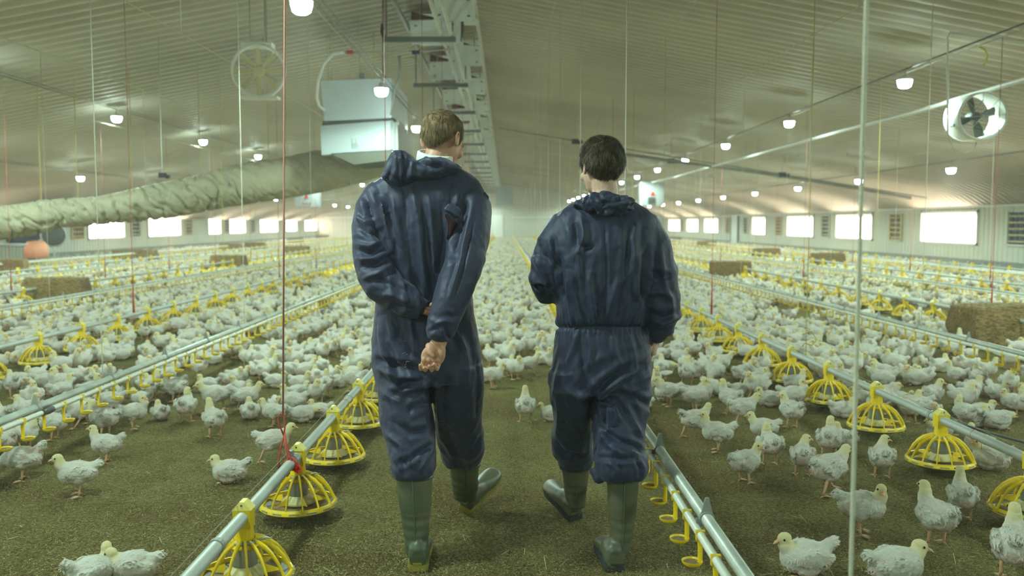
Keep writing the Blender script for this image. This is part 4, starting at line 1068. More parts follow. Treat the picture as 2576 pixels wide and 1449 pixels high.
# the nearest birds, one by one: (feet px, feet py, heading deg, pose, variant, scale, label)
S, T, W_, SI, SL_, PK, ST = 'standing upright', 'standing with its head turned', 'walking', 'sitting', 'sitting with its head lowered', 'pecking at the litter', 'stretching a wing'
near = [
 (58, 1208, 190, PK, 0, 1.06, 'white chicken pecking with lowered head at the left picture edge'),
 (196, 1248, 205, S, 0, 1.04, 'white chicken standing alone and facing left in front of the nearest left drinker line'),
 (268, 1163, 188, S, 1, .95, 'white chicken with raised tail just behind the lone standing one at left'),
 (577, 1212, 184, SI, 0, 1.02, 'white chicken sitting on open litter left of the red rope'),
 (688, 1158, 12, W_, 0, 1.05, 'white chicken walking right behind the red rope knot'),
 (226, 1484, 52, SI, 2, 1.0, 'big white chicken cut by the bottom edge, head raised, left corner'),
 (328, 1470, 190, SI, 1, 1.0, 'white chicken sitting nose to nose with the big one at bottom left'),
 (468, 1062, 96, S, 2, 1.05, 'white chicken seen from behind, left of the one with its tail to the right'),
 (540, 1098, 132, S, 1, 1.05, 'white chicken with yellow head turned away and tail to the right'),
 (688, 1072, 176, S, 0, .90, 'small white chicken facing left behind the red rope'),
 (738, 1046, 178, S, 1, 1.0, 'white chicken facing left just right of the red rope loop'),
 (622, 1032, 14, W_, 1, 1.0, 'white chicken walking right, above the two back-turned ones'),
 (805, 1050, 170, SI, 0, .9, 'white chicken half hidden behind the feed pipe, tail to the left'),
 (262, 1098, 168, S, 0, 1.1, 'plump white chicken right of the black pipe joint, facing left'),
 (338, 1078, 15, S, 2, 1.0, 'white chicken facing right beside the plump one'),
 (135, 1106, 175, S, 0, 1.0, 'white chicken standing just behind the yellow cups at left'),
 (8, 1150, 160, S, 2, 1.0, 'white chicken mostly cut off by the left edge above the pecking one'),
 (30, 1105, 80, SI, 0, 1.0, 'white chicken under the drinker line at the left edge'),
 (440, 1010, 165, S, 2, 1.0, 'white chicken standing close behind the back-turned one'),
 (378, 1010, 120, T, 0, 1.0, 'white chicken with head turned, between drinker cups and the back-turned one'),
 (525, 985, 180, SI, 0, 1.0, 'white chicken facing left in the cluster left of the red rope'),
 (600, 960, 30, SI, 1, 1.0, 'white chicken squatting left of the red rope at mid height'),
 (695, 975, 350, SI, 0, 1.0, 'white chicken squatting right beside the red rope at mid height'),
 (755, 995, 340, S, 0, .95, 'white chicken standing right of the red rope at mid height'),
 (745, 912, 40, W_, 0, 1.0, 'white chicken standing tall right of the red rope'),
 (818, 1000, 92, S, 1, .95, 'white chicken seen from behind near the second feeder on the left'),
 (850, 975, 60, SI, 0, .95, 'white chicken beside the feed pipe at the left walker\'s elbow side'),
 (1322, 1063, 91, S, 1, 1.06, 'lone white chicken seen from behind in the aisle between the walkers'),
 (1384, 1058, 185, SI, 0, .9, 'white chicken peeking out left of the right walker\'s leg'),
 (1240, 975, 350, S, 0, 1.0, 'white chicken close to the left walker\'s hip in the aisle'),
 (1330, 945, 20, W_, 1, 1.0, 'white chicken walking right in the aisle between the walkers'),
 (1368, 905, 85, S, 2, 1.0, 'white chicken with upright yellow neck in the aisle by the right walker'),
 (1680, 1022, 187, S, 0, 1.05, 'white chicken facing left close to the right walker\'s hip'),
 (1768, 1022, 70, ST, 0, 1.0, 'white chicken stretching a wing right of the right walker'),
 (1858, 1000, 20, SI, 0, 1.0, 'white chicken sitting beyond the wing-stretching one'),
 (1868, 1068, 12, W_, 0, 1.06, 'white chicken walking right in the middle of the right-hand litter'),
 (1934, 1022, 176, SI, 0, 1.02, 'white chicken sitting and facing left beside the walking one'),
 (1990, 1075, 108, T, 0, 1.06, 'white chicken seen from behind with its head turned left, right litter'),
 (1748, 1100, 18, W_, 1, 1.04, 'white chicken walking right behind another, near the right walker\'s knee'),
 (1803, 1136, 168, S, 1, 1.05, 'white chicken facing left with raised tail near the middle drinker line'),
 (1920, 1120, 177, S, 0, .98, 'white chicken facing left, partly hidden by the back-turned one'),
 (1936, 1168, 90, S, 2, 1.04, 'white chicken seen squarely from behind with spread thighs'),
 (2018, 1196, 75, T, 1, 1.0, 'white chicken from behind looking right over its shoulder'),
 (2085, 1152, 65, S, 2, 1.06, 'bulky white chicken from behind left of the thick white cord'),
 (2122, 1128, 100, SI, 2, 1.0, 'white chicken sitting against the bulky one by the white cord'),
 (1875, 1213, 28, T, 1, 1.0, 'white chicken with pink face looking right, nearest the middle drinker line'),
 (2085, 1240, 27, W_, 0, 1.16, 'white chicken striding right with an orange foot stretched back'),
 (2218, 1200, 76, T, 1, 1.02, 'upright white chicken looking right under a yellow feeder'),
 (2168, 1344, 338, T, 1, 1.12, 'white chicken facing the camera side behind the thick white cord'),
 (2352, 1368, 102, S, 1, 1.1, 'white chicken seen from behind, nearer one of two at lower right'),
 (2420, 1306, 75, S, 1, 1.0, 'white chicken seen from behind, farther one of two at lower right'),
 (2030, 1452, 184, SI, 0, 1.16, 'big white chicken sitting and facing left at the bottom edge'),
 (2262, 1475, 8, SI, 1, 1.2, 'big white chicken sitting and facing right at the bottom edge'),
 (2548, 1458, 62, S, 1, 1.2, 'big white chicken cut by the lower right corner'),
 (1915, 975, 10, PK, 0, 1.0, 'white chicken with lowered head beside a right-hand feeder'),
 (1999, 998, 22, S, 0, 1.02, 'white chicken standing tall in front of a feeder pan on the right'),
 (2120, 1050, 8, SI, 0, 1.0, 'white chicken ducking beneath the feeder pipe, right side'),
 (2166, 1020, 170, SI, 0, 1.0, 'white chicken lying behind the feed pipe near the white cord'),
 (2345, 1030, 40, T, 1, 1.06, 'white chicken in front of the flock, looking right, right of the white cord'),
 (2440, 1015, 12, S, 0, 1.0, 'white chicken facing right, alone right of the feed pipe'),
 (2450, 1072, 5, SI, 0, 1.06, 'white chicken sitting behind the feed pipe at far right'),
 (2510, 1078, 12, SL_, 0, 1.05, 'white chicken lying at far right with its head low'),
 (2425, 1075, 100, S, 2, .95, 'white chicken from behind under the feed pipe, far right'),
 (2490, 1180, 130, SI, 2, 1.1, 'white chicken sitting turned away right of the nearest full right feeder'),
 (2460, 1160, 110, S, 2, .95, 'white chicken standing behind the sitting one at far right'),
 (2362, 1100, 170, SI, 0, .9, 'white chicken showing behind a right-hand feeder tower'),
]
XY = []
def place(x, y, hd, pose, var, sc, label, group, lod=0):
    me = POSE[pose][var % len(POSE[pose])][lod]
    o = link('chicken', me, None, (x, y, 0), (0, 0, radians(hd))); o.scale = (sc,) * 3
    tag(o, label, 'chicken', group); XY.append((x, y, sc)); return o
for (px, py, hd, pose, var, sc, lab) in near:
    g = ground(px, py); x, y = g.x, g.y
    if py > 1300 and pose == SI: y += .03
    place(x, y, hd, pose, var, sc, lab, 'chickens nearest the camera')

# density of the flock over the floor (birds per square metre)
def dens(x, y):
    if y < 3.3: return 0
    if -.98 < x < .7:                                         # aisle
        d = 0 if y < 7.6 else 3 + (y - 7.6) * 4
    elif .7 <= x < 2.4: d = 0 if y < 6.2 else 5 + (y - 6.2) * 4
    elif 2.4 <= x < 4.08: d = 0 if y < 5.9 else 9 + (y - 5.9) * 3
    elif x >= 4.08: d = 6 + (y - 8) * 1.1 if y > 7 else 5
    elif -2.72 < x <= -.98: d = 0 if y < 5.9 else 6 + (y - 5.9) * 3.5
    else: d = 14
    cl = noise.noise(Vector((x * .55, y * .35, 2.0)))
    if x > 4.3 and y < 22: d *= .75 + 1.2 * min(.3, cl)
    d *= 1 + .9 * cl
    return max(0, min(d, 17.5))
grid = {}
def free(x, y, rmin):
    gx, gy = int(x / .3), int(y / .3)
    for i in (-1, 0, 1):
        for j in (-1, 0, 1):
            for (a, b) in grid.get((gx + i, gy + j), ()):
                if (a - x) ** 2 + (b - y) ** 2 < rmin * rmin: return False
    return True
def occupy(x, y): grid.setdefault((int(x / .3), int(y / .3)), []).append((x, y))
for x, y, s in XY: occupy(x, y)
for bx, by in BALEXY:
    for i in range(-3, 4):
        for j in range(-4 if by < 40 else -6, 2): occupy(bx + i * .15, by + j * .16)
for X, _n in FEED_X:
    for (y, Xf, nm, k) in cands:
        if abs(Xf - X) < .01:
            for a in range(8): occupy(X + .17 * cos(a * pi / 4), y + .17 * sin(a * pi / 4))
for px, py, Y in ((1050, 0, 3.45), (1160, 0, 4.1), (1550, 0, 3.4), (1450, 0, 4.0)):
    for i in range(-2, 3):
        for j in range(-2, 3): occupy(at(px, 562, Y).x + i * .12, Y + j * .12)
rr = random.Random(21); pts = []
ylo = 4.2
A = 0
bands = [(4.2, 9, 1), (9, 20, 1), (20, 40, .8), (40, 79, .55)]
for b0, b1, k in bands:
    y = b0
    while y < b1:
        dy = .25 if b1 <= 20 else .5
        hw0 = y * .60 + .5; xl = max(WL + .3, -hw0); xr = min(WR - .3, hw0)
        n = (xr - xl) * dy * 17.5 * k; n = int(n) + (rr.random() < n % 1)
        for _ in range(int(n * 1.7)):
            x = rr.uniform(xl, xr); yy = y + rr.random() * dy
            if rr.random() < dens(x, yy) / 17.5 and free(x, yy, .155 if k == 1 else .19): occupy(x, yy); pts.append((x, yy))
        y += dy
print('flock', len(pts))
pts.sort(key=lambda p: p[0] ** 2 + p[1] ** 2)
NI = 300 - len(near)
ZONES = [(-99, -4.47, 'beyond the second left feeder line'), (-4.47, -2.72, 'between left feeder and drinker lines'), (-2.72, -.98, 'behind the red rope'), (-.98, .70, 'in the aisle ahead'),
         (.70, 2.40, 'beside the right walker'), (2.40, 4.08, 'just beyond the right feeder line'), (4.08, 99, 'beyond the right drinker line')]
WT = [(S, 20), (T, 12), (W_, 12), (SI, 36), (SL_, 9), (PK, 9), (ST, 1)]
def facing(h):
    h %= 360
    return ['facing right', 'facing away and right', 'facing away', 'facing away and left', 'facing left', 'facing us and left', 'facing the camera', 'facing us and right'][int((h + 22.5) // 45) % 8]
seen = {}; chosen = []
for i, (x, y) in enumerate(pts):
    pose = rr.choices([w[0] for w in WT], [w[1] for w in WT])[0]; hd = rr.uniform(0, 360); var = rr.randrange(3); sc = rr.uniform(.92, 1.14)
    chosen.append((x, y, hd, pose, var, sc))
for i, (x, y, hd, pose, var, sc) in enumerate(chosen[:NI]):
    z = next(z for z in ZONES if z[0] <= x < z[1])[2]
    dist = 'near' if y < 6.5 else 'mid-distance' if y < 8.5 else 'farther'
    lab = '%s white chicken %s, %s, %s' % (dist, pose.replace('with its head lowered', 'low').replace(' at the litter', '').replace('with its head turned', 'head turned').strip(), facing(hd), z)
    place(x, y, hd, pose, var, sc, lab, lab.replace('white chicken', 'birds'), 0 if y < 7.5 else 1)
# everything farther is one flock
def template(me):
    me.calc_loop_triangles(); T_ = np.empty(len(me.loop_triangles) * 3, dtype=np.int32); me.loop_triangles.foreach_get('vertices', T_)
    mi = np.empty(len(me.loop_triangles), dtype=np.int32); me.loop_triangles.foreach_get('material_index', mi)
    c = np.empty(len(me.vertices) * 4, dtype=np.float32); me.color_attributes['Col'].data.foreach_get('color', c)
    return get_co(me), T_.reshape(-1, 3), mi, c.reshape(-1, 4)
TP = {(p, v, l): template(POSE[p][v][l]) for p in POSE for v in range(len(POSE[p])) for l in (1, 2)}
VV, FF, MI, CC = [], [], [], []; off = 0
for (x, y, hd, pose, var, sc) in chosen[NI:]:
    l = 1 if y < 11.5 else 2
    V, F, mi, c = TP[(pose, var % len(POSE[pose]), l)]
    a = radians(hd); R2 = np.array([[cos(a), -sin(a), 0], [sin(a), cos(a), 0], [0, 0, 1]]) * sc
    VV.append(V @ R2.T + np.array([x, y, 0])); FF.append(F + off); MI.append(mi); CC.append(c); off += len(V)
V = np.concatenate(VV); F = np.concatenate(FF)
print('flock verts', len(V), 'tris', len(F))
o = link('distant_flock', arr_mesh('distant_flock', V, F, [feather, shank, beakm, eyem, comb], mi=np.concatenate(MI), colors=np.concatenate(CC)))
tag(o, 'dense flock of white chickens filling the shed into the distance', 'chicken', kind='stuff')
# ================================================================ THE TWO WALKERS
cloth = cloth_mat('navy_coverall', (0.029, 0.032, 0.070), .54, .38)
cloth2 = cloth_mat('navy_coverall_darker', (0.020, 0.025, 0.058), .54, .36)
skin = mat('skin', (.58, .30, .19), .5, var=.12, scale=25, bump=.0006, bscale=160)
skin2 = mat('skin_fair', (.60, .37, .26), .5, var=.10, scale=25, bump=.0006, bscale=160)
hairA = mat('blond_hair', (.29, .195, .10), .6, color2=(.13, .08, .035), scale=90, spec=.25, stretch=(1, 1, .35), bump=.004, bscale=180)
hairB = mat('dark_brown_hair', (.105, .074, .042), .55, color2=(.028, .018, .010), scale=70, spec=.3, stretch=(1, 1, .4), bump=.005, bscale=150)
bootA = mat('green_rubber', (.055, .080, .040), .42, color2=(.12, .115, .065), scale=4.5, spec=.5)
bootB = mat('olive_rubber', (.085, .090, .052), .42, color2=(.14, .125, .08), scale=4, spec=.5)
soleA = mat('yellow_sole', (.34, .29, .05), .6, var=.3, scale=20)
soleB = mat('dark_sole', (.035, .04, .035), .6)
tee = mat('white_shirt', (.72, .74, .70), .8); teer = mat('maroon_shirt', (.022, .002, .003), .9)

def ringpx(y, xl, xr, Y, hd, tilt=None):
    a, b = at(xl, y, Y), at(xr, y, Y); c = (a + b) / 2
    return (c.x, c.y, c.z, (b.x - a.x) / 2, hd, tilt)
def interp_rings(R, k=4):
    out = []
    for i in range(len(R) - 1):
        p0, p1, p2, p3 = R[max(i - 1, 0)], R[i], R[i + 1], R[min(i + 2, len(R) - 1)]
        for s in range(k):
            t = s / k
            out.append(tuple(.5 * ((2 * b) + (-a + c) * t + (2 * a - 5 * b + 4 * c - d) * t * t + (-a + 3 * b - 3 * c + d) * t ** 3) for a, b, c, d in zip(p0[:5], p1[:5], p2[:5], p3[:5])) + (None,))
    out.append(R[-1]); return out
def folds(me, specs, Yf, face=-1):
    """press creases into cloth along lines; specs: (pts px, depth m, width px)"""
    V = get_co(me); N_ = get_no(me); P = project(V); D = np.zeros(len(V))
    fac = np.clip(-N_[:, 1] * 1.5 + .25, 0, 1)
    for pts, amp, w in specs:
        dm = np.full(len(V), 1e9); tt = np.zeros(len(V)); n = len(pts) - 1
        for i in range(n):
            a = np.array(pts[i], float); b = np.array(pts[i + 1], float); ab = b - a; L2 = ab @ ab
            t = np.clip(((P - a) @ ab) / L2, 0, 1); q = a + t[:, None] * ab; d = np.linalg.norm(P - q, axis=1)
            m = d < dm; dm[m] = d[m]; tt[m] = (i + t[m]) / n
        end = np.clip(np.minimum(tt, 1 - tt) * 5 + .25, 0, 1)
        sh_ = np.exp(-(dm / (w * .75)) ** 1.1) - .40 * np.exp(-((dm - w * 1.8) / (w * .9)) ** 2)
        D += amp * sh_ * end
    V += N_ * (D * fac)[:, None]; set_co(me, V)
def drape(me, amp, freq, dirv, seed, sel):
    V = get_co(me); N_ = get_no(me); d = Vector(dirv).normalized()
    wv = nvec(V, 2.2, seed); ph = (V @ np.array(d)) * freq + wv * 3.2; tri = 1 - 4 * np.abs((ph % 1) - .5); m = np.clip(nvec(V, (5, 5, 3.2), seed + 4) * 2.2 + .25, 0, 1)
    s_ = sel(V, project(V)); V += N_ * (np.maximum(tri, -.3) * amp * m * s_)[:, None]; set_co(me, V)
def bx(P, x0, x1, y0, y1, f=28.0):
    g = lambda v: 1 / (1 + np.exp(-np.clip(v / f * 4, -30, 30)))
    return g(P[:, 0] - x0) * g(x1 - P[:, 0]) * g(P[:, 1] - y0) * g(y1 - P[:, 1])
def crumple(me, amp, scale, seed, mask=None):
    V = get_co(me); N_ = get_no(me)
    a = nvec(V, scale, seed); b = nvec(V, tuple(s * 2.3 for s in scale), seed + 5)
    r = (.5 - np.abs(a)) * 1.0 + (.35 - np.abs(b)) * .45
    r = (r - .35) * amp
    if mask is not None: r *= mask(V)
    V += N_ * r[:, None]; set_co(me, V)

def head_parts(mb, c, R_, s=1.0):
    """skull, face and ears added to the body"""
    def E(p, r, nu=20, nv=14, rot=None): mb.ell(c + R_ @ (Vector(p) * s), tuple(x * s for x in r), R_ @ rot if rot is not None else R_, nu, nv)
    E((0, -.004, .022), (.0745, .094, .088), 28, 18); E((0, .030, -.030), (.062, .066, .072)); E((0, .040, -.066), (.050, .056, .042)); E((0, .078, -.090), (.024, .020, .017))
    E((0, .088, .020), (.048, .014, .012)); E((0, .098, -.022), (.0115, .015, .018)); E((0, .095, -.002), (.009, .013, .022)); E((0, .091, -.055), (.022, .009, .006)); E((0, .089, -.066), (.019, .009, .0055))
    for k in (-1, 1):
        E((k * .040, .066, -.028), (.024, .022, .022)); E((k * .031, .080, .001), (.0135, .010, .009))
        E((k * .077, -.004, -.010), (.0065, .013, .024), rot=Matrix.Rotation(k * .35, 3, 'Z') @ Matrix.Rotation(-.15, 3, 'X'))
        ring = [(k * (.083 - .005 * cos(a)), -.008 + .015 * cos(a) - .004 * sin(a), -.004 + .027 * sin(a)) for a in [2 * pi * q / 12 for q in range(13)]]
        mb.tube([c + R_ @ (Vector(p) * s) for p in ring], .0042 * s, 8)
def hair_mesh(c, R_, s, seed, thick, rough_, nblades, blen, m, nape=-.80, parent=None):
    nu, nv = 120, 70; cen = Vector((0, -.006, .020)); rad = (.0745, .096, .090)
    lim = [(0, nape), (28, nape * .98), (48, nape * .82), (66, nape * .55), (76, -.20), (84, .10), (100, .10), (104, -.22), (112, -.25), (120, .25), (140, .60), (180, .64)]
    def zlim(u):
        ph = math.degrees(math.atan2(abs(u.x), -u.y))
        for (a, za), (b, zb_) in zip(lim, lim[1:]):
            if ph <= b: return za + (zb_ - za) * (ph - a) / (b - a)
        return .64
    def pos(u, ex):
        n1 = noise.noise(u * 3 + Vector((seed, 0, 0))); n2 = noise.noise(Vector((u.x * 11 + seed, u.y * 11, u.z * 4)))
        e = thick * (.75 + .25 * u.z) + rough_ * (n1 + n2 * .6)
        zl = zlim(u); f = min(1, max(0, (u.z - zl) / .22)); e = e * (.25 + .75 * f) + ex
        v = Vector((u.x * (rad[0] + e), u.y * (rad[1] + e), u.z * (rad[2] + e))) + cen
        if u.z < 0: v.x *= 1 - .10 * u.z * u.z; v.y += -.006 * u.z
        return v
    bm = bmesh.new(); vs = {}
    def vert(i, j, inner):
        key = (i % nu, j, inner)
        if key not in vs:
            ph = pi * j / nv; th = 2 * pi * i / nu; u = Vector((sin(ph) * cos(th), sin(ph) * sin(th), cos(ph)))
            vs[key] = bm.verts.new(c + R_ @ ((pos(u, 0) if not inner else pos(u, -.018)) * s))
        return vs[key]
    keep = set()
    for j in range(1, nv):
        for i in range(nu):
            ph = pi * (j + .5) / nv; th = 2 * pi * (i + .5) / nu; u = Vector((sin(ph) * cos(th), sin(ph) * sin(th), cos(ph)))
            if u.z > zlim(u) + .03 * noise.noise(u * 14): keep.add((i, j))
    for (i, j) in keep:
        bm.faces.new([vert(i, j, 0), vert(i, j + 1, 0), vert(i + 1, j + 1, 0), vert(i + 1, j, 0)])
    # top cap
    top = [vert(i, 1, 0) for i in range(nu)]; bm.faces.new(top)
    # rim turned inwards so the hair has thickness
    for (i, j) in keep:
        for (di, dj, q) in ((0, 1, ((0, 1), (1, 1))), (0, -1, ((1, 0), (0, 0))), (1, 0, ((1, 1), (1, 0))), (-1, 0, ((0, 0), (0, 1)))):
            nb = ((i + di) % nu, j + dj)
            if nb[1] >= 1 and nb not in keep:
                a = (i + q[0][0], j + q[0][1]); b = (i + q[1][0], j + q[1][1])
                try: bm.faces.new([vert(*a, 0), vert(*a, 1), vert(*b, 1), vert(*b, 0)])
                except ValueError: pass
    me = bpy.data.meshes.new('hair'); bm.to_mesh(me); bm.free()
    mb = MB(); mb.add([tuple(v.co) for v in me.vertices], [tuple(p.vertices) for p in me.polygons]); bpy.data.meshes.remove(me)
    r = random.Random(seed); crown = Vector((.1, -.45, .85)).normalized(); n = 0
    while n < nblades:
        u = Vector((r.gauss(0, 1), r.gauss(0, 1), r.gauss(0, 1))).normalized()
        if u.z < zlim(u) + .02: continue
        n += 1; p = pos(u, -.003)
        fl = u - crown; fl = (fl - u * fl.dot(u)); 
        if fl.length < 1e-3: fl = Vector((0, 1, 0))
        fl = fl.normalized() + Vector((r.gauss(0, .28), r.gauss(0, .28), r.gauss(0, .2))); fl = (fl - u * fl.dot(u)).normalized()
        L_ = blen * r.uniform(.6, 1.3); lift = r.uniform(.10, .42); side = u.cross(fl).normalized() * (.0009 if blen < .02 else .0012)
        a, b, d = p, p + fl * L_ * .5 + u * L_ * lift * .5, p + fl * L_ + u * L_ * lift * .35
        q = [a - side, a + side, b + side * .8, b - side * .8, d]
        mb.add([c + R_ @ (x * s) for x in q], [(0, 1, 2, 3), (3, 2, 4)])
    return mb.build('hair', m, parent, True)
def finger(mb, pts, r0, r1):
    n = len(pts); mb.tube(pts, [r0 + (r1 - r0) * i / (n - 1) for i in range(n)], 10)
    for i, p in enumerate(pts): mb.ell(p, (r0 + (r1 - r0) * i / (n - 1),) * 3, None, 10, 8)
def pillow(outline, Y, thick, back, name, m, parent, res=.007, specs=None, crum=None, voxel=None):
    """a stuffed cloth volume whose rear outline is given; bulges towards -y by thick and +y by back"""
    P = [at(x, y, Y) for x, y in outline]; xs_ = [p.x for p in P]; zs = [p.z for p in P]
    poly = np.array([(p.x, p.z) for p in P]); n = len(poly)
    gx = np.arange(min(xs_) - res, max(xs_) + res * 2, res); gz = np.arange(min(zs) - res, max(zs) + res * 2, res)
    GX_, GZ_ = np.meshgrid(gx, gz); pt = np.stack([GX_.ravel(), GZ_.ravel()], 1)
    inside = np.zeros(len(pt), bool); dmin = np.full(len(pt), 1e9)
    for i in range(n):
        a, b = poly[i], poly[(i + 1) % n]
        c1 = (a[1] > pt[:, 1]) != (b[1] > pt[:, 1])
        with np.errstate(divide='ignore', invalid='ignore'): xi = (b[0] - a[0]) * (pt[:, 1] - a[1]) / (b[1] - a[1]) + a[0]
        inside ^= c1 & (pt[:, 0] < xi)
        ab = b - a; t = np.clip(((pt - a) @ ab) / (ab @ ab), 0, 1); dmin = np.minimum(dmin, np.linalg.norm(pt - (a + t[:, None] * ab), axis=1))
    R0 = dmin[inside].max(); f = np.sqrt(np.clip(1 - (1 - np.clip(dmin / (R0 * .8), 0, 1)) ** 2, 0, 1)); f[~inside] = 0
    idx_ = -np.ones(len(pt), int); k = np.where(inside)[0]; idx_[k] = np.arange(len(k)); W = len(gx)
    front = [(pt[i][0], Y - thick * f[i] - .004, pt[i][1]) for i in k]; bk = [(pt[i][0], Y + back * f[i] + .004, pt[i][1]) for i in k]
    fs = []; m_ = len(k); from collections import Counter
    cnt_ = Counter(); quads = []
    for i in k:
        q = (i, i + 1, i + W + 1, i + W)
        if all(j < len(idx_) and idx_[j] >= 0 for j in q): q = [idx_[j] for j in q]; quads.append(q)
    for q in quads:
        for e in range(4): cnt_[(q[e], q[(e + 1) % 4])] += 1
    for q in quads: fs.append(tuple(q)); fs.append(tuple(m_ + j for j in reversed(q)))
    for (a, b) in list(cnt_):
        if (b, a) not in cnt_: fs.append((b, a, a + m_, b + m_))
    mb = MB(); mb.add(front + bk, fs)
    me = remeshed(mb, voxel or res * .8, 2, name)
    if crum: crumple(me, *crum)
    if specs: folds(me, specs, Y)
    me.materials.append(m); return link(name, me, parent)
FOOT = [(-.070, .044, .030, .044), (-.060, .056, .037, .056), (-.03, .064, .041, .064), (.02, .060, .041, .060), (.07, .046, .042, .044), (.125, .040, .049, .037), (.17, .036, .050, .031), (.205, .030, .042, .025), (.228, .026, .024, .016)]
def boot(parent, shaft, heel, yaw, pitch, m, ms, label, roll=0):
    """shaft: rings; heel: point under the heel; foot points along +y turned by yaw, toe raised by pitch"""
    R_ = Matrix.Rotation(yaw, 3, 'Z') @ Matrix.Rotation(pitch, 3, 'X') @ Matrix.Rotation(radians(roll), 3, 'Y'); T0 = Vector(heel) + R_ @ Vector((0, .070, 0))
    mb = MB(); mb.rings(interp_rings(shaft, 4), 28)
    n = 24; vs = []; fs = []
    for (y, cz, rx, rz) in FOOT:
        for k in range(n):
            a = 2 * pi * k / n; z = cz + rz * sin(a); z = max(z, .018); vs.append(T0 + R_ @ Vector((rx * cos(a), y, z)))
    for i in range(len(FOOT) - 1):
        for k in range(n): k2 = (k + 1) % n; fs.append((i * n + k, (i + 1) * n + k, (i + 1) * n + k2, i * n + k2))
    fs.append(tuple(range(n))); fs.append(tuple((len(FOOT) - 1) * n + k for k in range(n - 1, -1, -1))); mb.add(vs, fs)
    # ankle bridge from foot to shaft
    s0 = Vector(shaft[-1][:3]); mb.tube([T0 + R_ @ Vector((0, .0, .045)), (s0 + T0 + R_ @ Vector((0, 0, .075))) / 2, s0 + Vector((0, 0, .02))], [.045, .046, shaft[-1][3] * .98], 18)
    me = remeshed(mb, .0055, 4, 'boot'); V = get_co(me); N_ = get_no(me)
    z = V[:, 2]; V += N_ * (np.where((z < .22) & (z > .06), .0022 * np.sin(z * 150), 0) * .5)[:, None]; V += N_ * (nvec(V, (9, 9, 14), 3) * .004)[:, None]; set_co(me, V)
    me.materials.append(m); o = link('boot', me, parent)
    if label: o['label'] = label
    so = MB(); vs = []; n = 20
    def outline(g, z):
        pts_ = []
        for (y, cz, rx, rz) in FOOT: pts_.append((rx + g, y))
        full = [(x, y) for x, y in pts_] + [(-x, y) for x, y in reversed(pts_)]
        return [T0 + R_ @ Vector((x, y, z)) for x, y in full]
    a, b, c_ = outline(.0005, .0), outline(.0025, .012), outline(.001, .028); n = len(a)
    so.add(a + b + c_, [(i, (i + 1) % n, n + (i + 1) % n, n + i) for i in range(n)] + [(n + i, n + (i + 1) % n, 2 * n + (i + 1) % n, 2 * n + i) for i in range(n)] + [tuple(range(n - 1, -1, -1)), tuple(2 * n + i for i in range(n))])
    hs = R_ @ Vector((0, -.040, .019)); so.rings([(0, 0, -.019, .034, .026), (0, 0, .012, .038, .032), (0, 0, .018, .038, .032)], 24, p=3.2)
    for i in range(len(so.v) - 72, len(so.v)): so.v[i] = tuple(T0 + hs + R_ @ Vector(so.v[i]))
    so.build('sole', ms, o)
    # raised back seam and band
    sm = MB(); pts_ = []
    for r in shaft: pts_.append((r[0], r[1] - r[4] * 1.0 - .0005, r[2]))
    sm.tube(pts_, .0028, 5); rt = shaft[0]
    sm.lathe([(1.0, 0), (1.045, 0), (1.045, -.012), (1.0, -.012)], (0, 0, 0), 28); k0 = len(sm.v) - 4 * 28
    for i in range(k0, len(sm.v)):
        x, y, zz = sm.v[i]; sm.v[i] = (rt[0] + x * (rt[3] + .0005), rt[1] + y * (rt[4] + .0005), rt[2] - .012 + zz)
    sm.build('seam', m, o, True)
    return o

